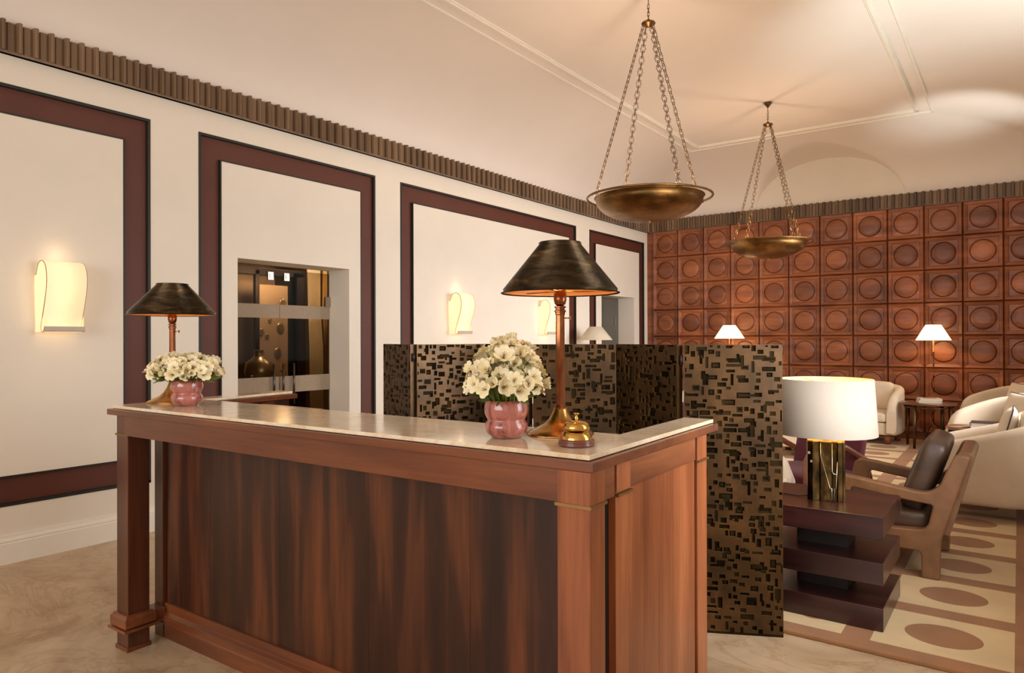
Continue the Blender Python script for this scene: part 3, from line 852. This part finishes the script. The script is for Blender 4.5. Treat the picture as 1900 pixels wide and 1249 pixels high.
bouquet('dome of white and cream alstroemeria flowers in the vase next to the bell', (-1.345, 1.815, TZ + .120), .128, .165, .030, 96, 3, 0)
bouquet('low wide bunch of white alstroemeria in the left pink vase', (-3.26, 1.80, TZ + .122), .172, .098, .022, 96, 9, 1)

t = thing('service_bell', 'round brass service bell with a wooden base on the marble counter', 'bell', (-1.070, 1.795, TZ))
b = NB(); lathe(b, [(.001, 0), (.052, 0), (.054, .004), (.054, .009), (.051, .011), (.054, .014), (.053, .019), (.048, .022), (.001, .022)], 40); obj('bell_base', b, 'darkwood', t)
b = NB(); lathe(b, [(.048, .021), (.048, .024), (.043, .036), (.038, .042), (.036, .043), (.034, .040), (.001, .040)], 40); obj('bell_ring', b, 'brass_bright', t)
b = NB(); lathe(b, [(.001, .045), (.020, .041), (.038, .048), (.040, .050), (.0405, .056), (.037, .066), (.028, .072), (.012, .0745), (.001, .0745)], 40); obj('bell_dome', b, 'brass_bright', t)
b = NB(); lathe(b, [(.001, .072), (.006, .073), (.004, .078), (.0065, .083), (.0035, .088), (.0035, .093), (.009, .094), (.009, .098), (.001, .099)], 16); obj('bell_button', b, 'brass_bright', t)

# ------------------------------------------------------------------ wall scroll sconces
def sconce(label, y0):
    t = thing('wall_sconce', label, 'wall lamp', (XL, y0, 1.55), 0, 'paper scroll sconces on the left wall')
    prof = [(.004, .40), (.022, .400), (.034, .425), (.052, .462), (.082, .484), (.120, .488), (.158, .470), (.180, .440), (.192, .400), (.196, .355), (.190, .300), (.172, .235), (.148, .170), (.124, .105), (.108, .060), (.102, .035), (.106, .014), (.120, .003), (.136, .004), (.148, .014), (.154, .030)]
    sm = [Vector(p) for p in prof]
    pts = []
    for i in range(len(sm) - 1):
        for k in range(3):
            tt = k / 3; p0 = sm[max(i - 1, 0)]; p1 = sm[i]; p2 = sm[i + 1]; p3 = sm[min(i + 2, len(sm) - 1)]
            pts.append(.5 * ((2 * p1) + (p2 - p0) * tt + (2 * p0 - 5 * p1 + 4 * p2 - p3) * tt ** 2 + (-p0 + 3 * p1 - 3 * p2 + p3) * tt ** 3))
    pts.append(sm[-1])
    W_ = .255
    def sheet(b, pp, a, c, th, mi=0):
        A = []
        for i, p in enumerate(pp):
            tg = (pp[min(i + 1, len(pp) - 1)] - pp[max(i - 1, 0)]).normalized(); nn = Vector((-tg.y, tg.x)) * th
            A.append([b.verts.new((p.x + s * nn.x, yy, p.y + s * nn.y)) for yy in (a, c) for s in (-1, 1)])
        for i in range(len(A) - 1):
            for (m, n_) in ((0, 1), (1, 3), (3, 2), (2, 0)):
                f = b.faces.new((A[i][m], A[i][n_], A[i + 1][n_], A[i + 1][m])); f.smooth = True; f.material_index = mi
        b.faces.new(A[0]); b.faces.new(A[-1])
    b = NB(); sheet(b, pts, .004, W_ - .004, .0015); obj('scroll_sheet', b, 'scroll', t)
    # side cheek panes following the curve, back to the wall
    for yy in (.0, W_ - .003):
        b = NB(); poly = [(p.x, p.y) for p in pts[:54]] + [(.004, .0)]
        prism(b, poly, yy, yy + .003, 'Y'); bmesh.ops.triangulate(b, faces=[f for f in b.faces if len(f.verts) > 4]); obj('side_pane', b, 'scroll', t)
        b = NB(); tube(b, [(p.x, yy, p.y) for p in pts], .0028, 6); obj('piping', b, 'edge', t)
    b = NB(); arc = [Vector((.120 + .034 * math.cos(a), .032 + .030 * math.sin(a))) for a in [(-.45 + .9 * k / 8) * PI * .9 - .35 for k in range(9)]]
    prism(b, [(.150, .004), (.158, .010), (.160, .036), (.156, .040), (.148, .040), (.148, .008)], .0, W_, 'Y'); obj('lower_lip', b, 'grey', t)
    l = point('sconce_light', (.085, W_ / 2, .30), .75, WARM, .03); l.parent = t
    l = point('sconce_wash', (.075, W_ / 2, .55), .09, WARM, .03); l.parent = t
sconce('largest glowing paper scroll wall lamp, on the leftmost white wall panel', 1.945)
sconce('smaller glowing paper scroll wall lamp fully seen between glass doors and right desk lamp', 6.26)
sconce('paper scroll wall lamp half hidden behind the right desk lamp pole', 8.18)

# ------------------------------------------------------------------ pendants
PX = -2.45; RZ = 2.645
def pendant(label, y, rot):
    t = thing('bowl_pendant', label, 'pendant lamp', (PX, y, RZ), rot, 'brass bowl pendants on chains')
    b = NB(); R = .435
    pr = [(.001, -.190)] + [(R * math.sin(a), -.190 * math.cos(a) ** .9 if a < PI / 2 - .05 else -.004) for a in [k * PI / 2 / 12 for k in range(1, 12)]] + [(R, 0), (R + .012, .006), (R + .010, .010), (R - .004, .004)]
    pr += [(R * .985 * math.sin(a), -.182 * max(0, math.cos(a)) ** .9) for a in [k * PI / 2 / 12 for k in range(11, 0, -1)]] + [(.001, -.182)]
    lathe(b, pr, 64); obj('bowl', b, 'bowl', t)
    b = NB(); tube(b, [(.505 * math.cos(a), .505 * math.sin(a), .006) for a in [2 * PI * k / 72 for k in range(72)]], .0095, 8, closed=True); obj('outer_ring', b, 'bowl', t)
    b = NB(); lathe(b, [(.001, -.212), (.008, -.206), (.006, -.198), (.014, -.192), (.012, -.185), (.001, -.185)], 14); obj('finial', b, 'brass', t)
    top = Vector((0, 0, 1.43))
    b = NB(); lathe(b, [(.001, 1.405), (.02, 1.41), (.035, 1.425), (.055, 1.43), (.058, 1.438), (.052, 1.446), (.02, 1.452), (.012, 1.47), (.001, 1.47)], 24); obj('chain_plate', b, 'chain', t)
    def link(b, c, d, ax, L, wd, r, spike):
        d = d.normalized(); s = (ax - d * ax.dot(d)).normalized(); pts = []
        shape = [(0, .5), (.5, .40), (.42, .16), (.5 * spike, 0), (.42, -.16), (.5, -.40), (0, -.5), (-.5, -.40), (-.42, -.16), (-.5 * spike, 0), (-.42, .16), (-.5, .40)]
        tube(b, [c + s * (u * wd) + d * (v * L) for u, v in shape], r, 5, closed=True)
    for k in range(4):
        a = PI / 4 + k * PI / 2; e = Vector((.47 * math.cos(a), .47 * math.sin(a), .012)); s0 = Vector((.045 * math.cos(a), .045 * math.sin(a), 1.42))
        b = NB(); D = s0 - e; n = 32; perp = Vector((-math.sin(a), math.cos(a), 0)); other = D.normalized().cross(perp)
        for i in range(n):
            c = e + D * ((i + .5) / n)
            big = i % 2 == 0
            link(b, c, D, perp if big else other, D.length / n * 1.42, .036 if big else .018, .0028, 1.45 if big else .9)
        obj('chain', b, 'chain', t)
        b = NB(); ci, si = math.cos(a), math.sin(a)
        tube(b, [(.512 * ci, .512 * si, -.006), (.47 * ci, .47 * si, .018), (.43 * ci, .43 * si, -.004), (.39 * ci, .39 * si, -.030), (.37 * ci - .02 * si, .37 * si + .02 * ci, -.045)], .0045, 6); obj('hook', b, 'brass', t)
    b = NB(); zc = ZC - RZ
    for i in range(4): link(b, Vector((0, 0, 1.485 + i * .030)), Vector((0, 0, 1)), Vector((1, 0, 0)) if i % 2 else Vector((0, 1, 0)), .042, .016, .0026, 1)
    tube(b, [(0, 0, 1.59), (0, 0, zc - .04)], .004, 8); obj('upper_chain', b, 'chain', t)
    b = NB(); lathe(b, [(.001, zc - .062), (.012, zc - .06), (.02, zc - .045), (.042, zc - .018), (.048, zc - .004), (.046, zc)], 24); obj('ceiling_rose', b, 'chain', t)
    for k in range(3):
        a = k * 2.1; b = NB(); lathe(b, [(.001, 0), (.02, .01), (.026, .035), (.015, .06), (.001, .065)], 10, .10 * math.cos(a), .10 * math.sin(a), -.12); obj('bulb', b, 'bulb', t)
    l = point('pendant_light', (0, 0, -.03), 26, (1, .80, .60), .06); l.parent = t
pendant('brass bowl pendant on four chains, nearer and larger, above the desk', 5.28, .15)
pendant('brass bowl pendant on four chains, farther one before the wood wall', 8.65, .12)

# ------------------------------------------------------------------ folding screen
SP = [(-.952, 3.629), (-1.402, 3.404), (-1.882, 3.62), (-2.285, 3.324), (-2.753, 3.5), (-2.950, 3.045), (-3.404, 3.244)]
scr = thing('folding_screen', 'tall folding screen of dark bronze panels with carved rectangular relief behind the desk', 'folding screen', (-.952, 3.629, 0))
def relief(seed, W_, H, nx_, nz_):
    r = random.Random(seed); g = [[0] * nz_ for _ in range(nx_)]; done = 0
    for _ in range(int(nx_ * nz_ / 8.5)):
        a, c = (r.choice((3, 4, 5, 6, 7, 9)), r.choice((2, 3, 3, 4))) if r.random() < .66 else (r.choice((2, 3, 4)), r.choice((3, 4, 6, 8)))
        x, z = r.randrange(-1, nx_), r.randrange(-1, nz_); d = r.choice((1, 2, 2))
        cells = [(i, j) for i in range(max(0, x), min(nx_, x + a)) for j in range(max(0, z), min(nz_, z + c))]
        touch = any(g[i][j] for i in range(max(0, x - 1), min(nx_, x + a + 1)) for j in range(max(0, z - 1), min(nz_, z + c + 1)))
        if touch and r.random() < .93: continue
        for i, j in cells: g[i][j] = d
        if a > 3 and c > 2 and r.random() < .5:
            for i in range(max(0, x + 1), min(nx_, x + a - 1)):
                for j in range(max(0, z + 1), min(nz_, z + c - 1)): g[i][j] = 3 - d
    return g
def panel(seed, W_, H=1.448, z0=.012, th=.036):
    b = NB(); nx_, nz_ = int(W_ / .0072), int(H / .0072); dx, dzz = W_ / nx_, H / nz_
    dep = (0, .005, .010)
    box(b, 0.0, W_, -th / 2 + .010, th / 2 - .010, z0, z0 + H, 1)
    r = random.Random(seed)
    for side in (-1, 1):
        g = relief(seed + side, W_, H, nx_, nz_); yf = side * th / 2
        V = {}
        def vt(i, j, d):
            k = (i, j, d)
            if k not in V:
                V[k] = b.verts.new((i * dx, yf - side * dep[d], z0 + j * dzz))
            return V[k]
        for i in range(nx_):
            j = 0
            while j < nz_:
                d = g[i][j]; j2 = j + 1
                f = b.faces.new((vt(i, j, d), vt(i + 1, j, d), vt(i + 1, j2, d), vt(i, j2, d))); f.material_index = 0 if d == 0 else 1
                j = j2
                if i + 1 < nx_ and g[i + 1][j - 1] != d:
                    e = g[i + 1][j - 1]; f = b.faces.new((vt(i + 1, j - 1, d), vt(i + 1, j, d), vt(i + 1, j, e), vt(i + 1, j - 1, e))); f.material_index = 2
                if j < nz_ and g[i][j] != d:
                    e = g[i][j]; f = b.faces.new((vt(i, j, d), vt(i + 1, j, d), vt(i + 1, j, e), vt(i, j, e))); f.material_index = 2
        # plain borders closing the slab edge
    e = .004
    for (xa, xb) in ((-e, 0), (W_, W_ + e)): box(b, xa, xb, -th / 2, th / 2, z0, z0 + H, 0)
    box(b, -e, W_ + e, -th / 2, th / 2, z0 + H, z0 + H + .004, 0); box(b, -e, W_ + e, -th / 2, th / 2, z0 - .012, z0, 1)
    return b
for k in range(6):
    a = Vector(SP[k]); c = Vector(SP[k + 1]); d = c - a; L = d.length; u = d / L
    gap = .012; b = panel(100 + 7 * k, L - 2 * gap - .008)
    o = obj('screen_panel', b, ['scr_hi', 'scr_lo', 'scr_edge'], scr)
    st = a + u * (gap + .004)
    o.location = (st.x + .952, st.y - 3.629, 0); o.rotation_euler = (0, 0, math.atan2(u.y, u.x))
    if k < 5:
        for zz in (.25, .95, 1.36):
            b = NB(); tube(b, [(c.x + .952, c.y - 3.629, zz), (c.x + .952, c.y - 3.629, zz + .05)], .009, 8)
            obj('hinge', b, 'dark', scr)

# ------------------------------------------------------------------ lounge: rug
b = NB(); RX0, RX1, RY0, RY1 = -4.7, .45, 3.66, 11.45
box(b, RX0, RX1, RY0, RY1, .001, .020, 0, bev=.006)
cols = [(-.593, -.02), (.105, .44), (-1.05, -.723), (-1.77, -1.20), (-2.47, -1.90), (-3.17, -2.60), (-3.87, -3.30), (-4.57, -4.0)]
for ca, cb_ in cols:
    y = 3.775
    while y + .52 < RY1 - .1:
        box(b, ca, cb_, y, y + .515, .019, .0212, 1)
        cx, cy = (ca + cb_) / 2, y + .257; ax = (cb_ - ca) * .29; ay = .142
        top = [b.verts.new((cx + ax * math.cos(a), cy + ay * math.sin(a), .0222)) for a in [2 * PI * k / 40 for k in range(40)]]
        bot = [b.verts.new((v.co.x, v.co.y, .0205)) for v in top]
        f = b.faces.new(top); f.material_index = 2
        for k in range(40):
            f = b.faces.new((bot[k], bot[(k + 1) % 40], top[(k + 1) % 40], top[k])); f.material_index = 2
        y += .652
tag(obj('area_rug', b, ['rug_brown', 'rug_cream', 'rug_oval']), 'brown lounge rug with cream rectangles and tan ovals on the stone floor', 'rug')

# stepped side table
t = thing('stacked_side_table', 'dark reddish wood side table of three stacked slabs beside the folding screen', 'side table', (-.87, 4.2, .022))
for z0, z1, xa in ((0, .117, -1.19), (.230, .343, -1.14), (.461, .574, -1.19)):
    b = NB(); box(b, xa + .87, -.552 + .87, 3.905 - 4.2, 4.52 - 4.2, z0, z1); bevel(obj('slab', b, 'walnut', t), .003)
b = NB(); box(b, -.14, .12, -.10, .12, .1, .47); obj('core', b, 'dark', t)

# large lamp on it
t = thing('sculpted_table_lamp', 'large table lamp with cream drum shade and cast bronze block base on the stacked table', 'table lamp', (-.875, 4.185, .596), .22)
b = NB()
outl = [(x_ * 1.1, y_) for x_, y_ in [(-.086, -.050), (-.062, -.064), (-.030, -.056), (-.026, -.068), (.024, -.066), (.030, -.054), (.050, -.058), (.054, -.070), (.074, -.062), (.078, -.046), (.088, -.040), (.086, .050), (.05, .058), (.02, .064), (-.03, .058), (-.078, .052), (-.09, .01)]]
prism(b, outl, 0, .325, 'Z', 0)
base = obj('bronze_block', b, 'lampbase', t); bevel(base, .002)
b = NB(); prism(b, [(x * .97, y * .97) for x, y in outl], .325, .330, 'Z'); obj('gilded_top', b, 'gold', base)
b = NB()
def ridge(pts): tube(b, [(x, -.069 - (0 if abs(x) > .05 else 0), z) for x, z in pts], .0022, 6)
ridge([(-.028, .32), (-.028, .25), (.018, .075), (.028, .072), (.028, .005)])
ridge([(.030, .32), (.030, .165), (.038, .152), (.050, .152)])
ridge([(.056, .22), (.050, .075), (.042, .073), (.042, .005)])
box(b, -.092, -.080, -.060, -.046, .255, .268); box(b, -.080, -.070, -.068, -.060, .210, .222)
obj('bright_ridges', b, 'silver', base)
b = NB(); tube(b, [(0, 0, .325), (0, 0, .60)], .006, 10); lathe(b, [(.02, .33), (.022, .336), (.008, .345)], 16); obj('stem', b, 'brass', t)
b = NB(); zb, zt_ = .364, .672
lathe(b, [(.262, zb), (.263, zb + .002), (.244, zt_), (.242, zt_), (.2605, zb + .002), (.262, zb)], 72); sh = obj('drum_shade', b, 'shade_big', t)
b = NB(); lathe(b, [(.2585, zb + .003), (.2405, zt_ - .001)], 72); obj('shade_lining', b, 'lining', sh)
b = NB()
for k in range(3):
    a = k * 2.094; tube(b, [(0, 0, zt_ - .03), (.238 * math.cos(a), .238 * math.sin(a), zt_ - .012)], .002, 5)
obj('shade_spider', b, 'brass', sh)
b = NB(); lathe(b, [(.001, .47), (.02, .475), (.032, .51), (.02, .545), (.001, .55)], 14); obj('bulb', b, 'bulb', t)
l = point('big_lamp_light', (0, 0, .58), 3.2, (1, .74, .40), .04); l.parent = t
b = NB(); tube(b, [(-.088, .0, .012), (-.14, -.01, .006), (-.22, .03, .005), (-.30, .05, .005)], .0035, 6); obj('power_cord', b, 'cable', t)

# brown leather armchair (profile in the XZ plane, faces -X)
t = thing('leather_armchair', 'brown leather armchair with open sloping side frames beside the stacked table', 'armchair', (-.65, 5.325, .022))
def sp(p): return [(x + .65, z - .022) for x, z in p]
outer = [(-1.03, .022), (-.935, .022), (-.925, .185), (-.49, .185), (-.487, .022), (-.392, .022), (-.388, .25), (-.232, .785), (-.310, .795), (-.363, .672), (-.392, .590), (-.453, .548), (-.52, .548), (-.80, .590), (-.945, .610), (-.985, .585), (-1.01, .45)]
rad = [.01, .01, .03, .03, .01, .01, .05, .02, .03, .05, .05, .06, .06, .05, .05, .04, .05]
hole = [(-.885, .535), (-.60, .492), (-.425, .474), (-.458, .318), (-.64, .308), (-.905, .325)]
mY = Matrix.Rotation(PI / 2, 4, 'X')
for y in (-.355, .355):
    fillcurve('side_frame', [rc(sp(outer), rad), rc(sp(hole), [.03, .02, .02, .05, .02, .03])], .082, .010, 'leather', t, Matrix.Translation((0, y, 0)) @ mY)
b = NB(); prism(b, rc(sp([(-.40, .30), (-.345, .28), (-.215, .77), (-.235, .80), (-.30, .80)]), .02), -.318, .318, 'Y'); obj('backrest', b, 'leather', t)
b = NB(); box(b, -.33, .24, -.318, .318, .165, .255); bevel(obj('seat_base', b, 'leather', t), .01)
b = NB(); softbox(b, -.36, .22, -.31, .31, .255, .40, .05, puff=.015); obj('seat_cushion', b, 'leather_dk', t)
mc = Matrix.Translation((.165, 0, .58)) @ Matrix.Rotation(math.radians(20), 4, 'Y')
b = NB(); softbox(b, -.085, .06, -.30, .30, -.20, .262, .038, puff=.022, mtx=mc); obj('back_cushion', b, 'leather_dk', t)

# cream tub chairs --------------------------------------------------------------
def tub(label, loc, rz, W_=.86, D=.84, H=.78, arm=.54, pw=None, foot='bent', cushion=True, sw=1.0):
    t = thing('tub_chair', label, 'armchair', loc, rz, None)
    th = .115; hw = W_ / 2; z0 = .125
    # plan path of the outer face, local chair faces +X
    path = []
    xf = D / 2; xs = -.02
    n1, n2 = 8, 26
    for i in range(n1): path.append((xf + (xs - xf) * i / n1, hw))
    for i in range(n2 + 1):
        a = PI / 2 + PI * i / n2; path.append((xs + (D / 2 + xs) * math.cos(a), hw * math.sin(a)))
    for i in range(1, n1 + 1): path.append((xs + (xf - xs) * i / n1, -hw))
    N_ = len(path); b = NB(); rings = []
    for i, (x, y) in enumerate(path):
        p = Vector((x, y)); a = Vector(path[max(i - 1, 0)]); c = Vector(path[min(i + 1, N_ - 1)])
        tg = (c - a).normalized(); nrm = Vector((tg.y, -tg.x))      # outward
        if nrm.dot(p - Vector((xs, 0)) if x < xs else Vector((0, y))) < 0: nrm = -nrm
        s = (xf - x) / D; s = max(0, min(1, s)); sm = s if pw else math.sin(s * PI / 2) ** .9
        h = arm + (H - arm) * sm
        # rounded arm front
        fr = (xf - x); R = .15
        drop = 0
        if fr < R: drop = R - math.sqrt(max(0, R * R - (R - fr) ** 2))
        hh = h - drop; zz = z0 + drop * .25
        prof = [(-.028, zz), (-.006, zz + .03), (0, zz + .09), (0, hh - .055), (-.008, hh - .028), (-.028, hh - .008), (-.055, hh), (-th + .028, hh - .008), (-th + .008, hh - .028), (-th, hh - .055), (-th, zz + .05), (-th, zz)]
        rings.append([b.verts.new((p.x + nrm.x * o, p.y + nrm.y * o, z)) for o, z in prof])
    for i in range(N_ - 1):
        for k in range(12):
            f = b.faces.new((rings[i][k], rings[i][(k + 1) % 12], rings[i + 1][(k + 1) % 12], rings[i + 1][k])); f.smooth = True
    b.faces.new(rings[0]); b.faces.new(rings[-1][::-1])
    sh = obj('tub_shell', b, 'cream', t)
    iw = hw - th + .002
    b = NB(); softbox(b, -D / 2 + th, xf - .02, -iw, iw, z0, .30, .02); obj('seat_front', b, 'cream', t)
    b = NB(); softbox(b, -D / 2 + th + .04, xf + .0, -iw + .004, iw - .004, .30, .43, .035, puff=.012); obj('seat_cushion', b, 'cream', t)
    b = NB(); softbox(b, -D / 2 + th - .02, -D / 2 + th + .13, -iw + .05, iw - .05, .43, H + .02, .05, puff=.02, mtx=Matrix.Translation((.03, 0, 0)) @ Matrix.Rotation(0, 4, 'Y')); obj('back_cushion', b, 'cream', t)
    for x in (-D / 2 + .2, D / 2 - .12):
        for y in (-hw + .13, hw - .13):
            b = NB(); lathe(b, [(.040, 0), (.046, z0 + .02)], 14, x, y, 0, cap=True); obj('foot', b, 'bent', t)
    return t
def pillow(label, loc, rot, s=.42):
    b = NB(); n = 16; idx = {}
    for side in (-1, 1):
        for i in range(n + 1):
            for j in range(n + 1):
                u, v = 2 * i / n - 1, 2 * j / n - 1
                e = (1 - u ** 4) * (1 - v ** 4)
                ex = 1 - .07 * (1 - abs(u)) * abs(v) ** 2; ey = 1 - .07 * (1 - abs(v)) * abs(u) ** 2
                edge = abs(u) > .999 or abs(v) > .999
                key = (i, j, 0 if edge else side)
                if key not in idx: idx[key] = b.verts.new((u * s / 2 * ey, side * .062 * e ** .6 if not edge else 0, v * s / 2 * ex))
    for side in (-1, 1):
        for i in range(n):
            for j in range(n):
                def g(a, c):
                    return idx[(a, c, 0 if a in (0, n) or c in (0, n) else side)]
                f = b.faces.new((g(i, j), g(i + 1, j), g(i + 1, j + 1), g(i, j + 1))); f.smooth = True
    o = obj('throw_pillow', b, 'cushion'); o.location = loc; o.rotation_euler = rot
    tag(o, label, 'cushion', None)
    pts = []
    for k in range(4 * n):
        m_ = k % n; sd = k // n
        i, j = [(m_, 0), (n, m_), (n - m_, n), (0, n - m_)][sd]
        pts.append(idx_co(i, j, n, s))
    b = NB(); tube(b, pts, .0045, 6, closed=True); obj('piping', b, 'piping', o)
    return o
def idx_co(i, j, n, s):
    u, v = 2 * i / n - 1, 2 * j / n - 1
    ex = 1 - .07 * (1 - abs(u)) * abs(v) ** 2; ey = 1 - .07 * (1 - abs(v)) * abs(u) ** 2
    return (u * s / 2 * ey, 0, v * s / 2 * ex)
RT = .024
tub('cream tub armchair against the wood wall, left of the round wooden table', (-1.72, 11.12, RT), -PI / 2 - .12, .84, .80, .80, .62)
tub('cream tub armchair farthest right, standing by the wood-panelled wall', (-.06, 10.72, RT), PI + .50, .9, .86, .86, .66)
tub('cream tub armchair in the middle of the right-hand row, behind the small round table', (-.05, 8.72, RT), PI + .55, .9, .86, .86, .64)
tub('large cream tub armchair nearest on the right, behind the brown leather armchair', (-.19, 7.10, RT), PI, .86, .96, .84, .565, 1)
pillow('cream pillow with dark piping on the farthest right tub chair', (-.02, 10.74, .71), (.25, 0, PI / 2 + .45), .44)
pillow('cream pillow with dark piping on the middle right tub chair', (-.01, 8.745, .71), (.25, 0, PI / 2 + .5), .44)
pillow('white pillow with dark piping leaning in the nearest cream tub chair', (-.09, 7.12, .70), (.25, 0, PI / 2), .44)
tub('cream tub armchair glimpsed between screen edge and stacked table', (-1.80, 5.2, RT), -.05, .84, .78, .70, .56)
tub('cream tub armchair seen as a sliver left of the drum lampshade', (-2.15, 9.3, RT), -PI / 2, .86, .84, .80, .62)
tub('cream tub armchair glimpsed through the gap between the folding screen panels', (-3.70, 10.3, RT), -PI / 2, .86, .84, .84, .62)

# plum armchair with bentwood arms, faces the camera
def plum(label, loc, rz):
    t = thing('plum_armchair', label, 'armchair', loc, rz)
    b = NB(); softbox(b, -.30, .30, -.30, .30, .26, .40, .04, puff=.01); obj('seat_cushion', b, 'purple', t)
    mb = Matrix.Translation((0, .30, .34)) @ Matrix.Rotation(math.radians(-14), 4, 'X')
    b = NB(); softbox(b, -.31, .31, -.05, .05, .0, .48, .035, puff=.01, mtx=mb); obj('backrest', b, 'purple', t)
    for s in (-1, 1):
        x = s * .325
        b = NB(); tube(b, [(x, .42, .30), (x, .36, .48), (x, .10, .60), (x, -.15, .625), (x, -.27, .60), (x, -.33, .52), (x, -.335, .38), (x, -.31, .20), (x, -.30, 0)], [.022, .024, .028, .03, .03, .028, .025, .022, .018], 10, flat=1.1); obj('bentwood_arm', b, 'bent', t)
        b = NB(); tube(b, [(x, .42, .32), (x, .30, .16), (x, .36, 0)], .02, 8); obj('rear_leg', b, 'bent', t)
    b = NB(); box(b, -.33, .33, -.29, .29, .22, .27); obj('seat_rail', b, 'bent', t)
    return t
plum('plum upholstered armchair with bentwood arms behind the drum-shaded lamp', (-1.45, 6.02, RT + .008), -.45)
plum('plum upholstered armchair glimpsed through the gap between screen panels', (-2.75, 6.3, RT + .008), .1)

# round wooden side table at the back, with a book
def round_table(label, loc, r, h, legs):
    t = thing('round_side_table', label, 'side table', loc)
    b = NB(); lathe(b, [(.001, h - .028), (r - .008, h - .028), (r, h - .02), (r, h - .004), (r - .006, h), (.001, h)], 40); obj('table_top', b, 'walnut_b', t)
    b = NB(); tube(b, [((r - .05) * math.cos(a), (r - .05) * math.sin(a), h - .06) for a in [2 * PI * k / 36 for k in range(36)]], .012, 6, closed=True); obj('apron_ring', b, 'bronze_leg', t)
    for k in range(legs):
        a = 2 * PI * k / legs + PI / 4 + .30; c, s = math.cos(a), math.sin(a)
        b = NB(); tube(b, [((r - .045) * c, (r - .045) * s, h - .03), ((r - .035) * c, (r - .035) * s, 0)], [.024, .016], 4); obj('leg', b, 'bronze_leg', t)
    return t
M['walnut_b'] = wood('table_walnut', srgb(84, 52, 36), srgb(112, 72, 50), srgb(140, 94, 66), 'X', 40, 6, .25, .4)
M['bronze_leg'] = metal('dark_bronze_leg', srgb(84, 64, 44), srgb(108, 84, 58), srgb(132, 104, 72), (1, 1, .4), 12, .4)
round_table('round wooden side table with slim bronze legs near the panelled wall', (-.98, 10.84, RT), .335, .60, 4)
round_table('small round dark side table between the two nearest right cream chairs', (-.33, 7.84, RT), .24, .63, 3)
def book(label, loc, rz, sx, sy, sz, cover, pic=None):
    o = thing('book', label, 'book', loc, rz)
    b = NB(); box(b, -sx / 2, sx / 2, -sy / 2, sy / 2, 0, .003); box(b, -sx / 2, sx / 2, -sy / 2, sy / 2, sz - .003, sz); box(b, -sx / 2, -sx / 2 + .003, -sy / 2, sy / 2, 0, sz); obj('cover', b, cover, o)
    b = NB(); box(b, -sx / 2 + .003, sx / 2 - .004, -sy / 2 + .004, sy / 2 - .004, .003, sz - .003); obj('pages', b, 'page', o)
    if pic:
        b = NB(); box(b, -sx * .3, sx * .3, -sy * .3, sy * .3, sz, sz + .0006); obj('cover_picture', b, pic, o)
    return o
book('lower thick white book on the round wooden side table', (-.97, 10.80, RT + .60), .25, .27, .22, .036, 'book')
book('upper white book with a printed cover on the round wooden side table', (-.965, 10.805, RT + .60 + .036), .30, .26, .21, .022, 'book', 'book_pic')
book('lower white book lying on the small dark round table', (-.22, 7.80, RT + .63), .1, .30, .23, .035, 'book')
book('upper dark covered book lying on the small dark round table', (-.21, 7.81, RT + .665), .0, .31, .24, .018, 'book_dark')

# floor lamps
def floor_lamp(label, loc, z1, rb, rt, hs, lit, power=5):
    t = thing('floor_lamp', label, 'floor lamp', loc)
    for k in range(3):
        a = k * 2.094 + .4; b = NB(); tube(b, [(0, 0, .30), (.05 * math.cos(a), .05 * math.sin(a), .22), (.16 * math.cos(a), .16 * math.sin(a), .0)], .007, 6); obj('leg', b, 'copper', t)
    b = NB(); pr = [(.008, .28)]
    for k in range(1, 7):
        z = .28 + (z1 - .28) * k / 7; pr += [(.008, z - .012), (.014, z - .008), (.014, z + .004), (.008, z + .008)]
    pr += [(.008, z1 + .08)]
    lathe(b, pr, 12, cap=True); obj('pole', b, 'copper', t)
    b = NB(); lathe(b, [(rb, z1), (rb + .001, z1 + .004), (rt, z1 + hs), (rt - .002, z1 + hs), (rb - .002, z1 + .004), (rb, z1)], 40); obj('lamp_shade', b, 'shade_glow' if lit else 'shade_off', t)
    if lit:
        b = NB(); lathe(b, [(.001, z1 + .05), (.02, z1 + .06), (.028, z1 + .09), (.001, z1 + .12)], 10); obj('bulb', b, 'bulb', t)
        l = point('floor_lamp_light', (0, 0, z1 + .10), power, (1, .68, .36), .03); l.parent = t
    return t
floor_lamp('lit floor lamp with small cone shade behind the round wooden side table', (-.965, 11.34, RT), 1.455 - RT, .215, .095, .215, True, 9)
floor_lamp('lit floor lamp with small cone shade rising behind the folding screen', (-3.84, 11.34, RT), 1.485 - RT, .235, .10, .215, True, 9)
floor_lamp('unlit pale floor lamp behind the screen beside the left wall', (-5.1, 9.12, .0), 1.468, .25, .095, .20, False)
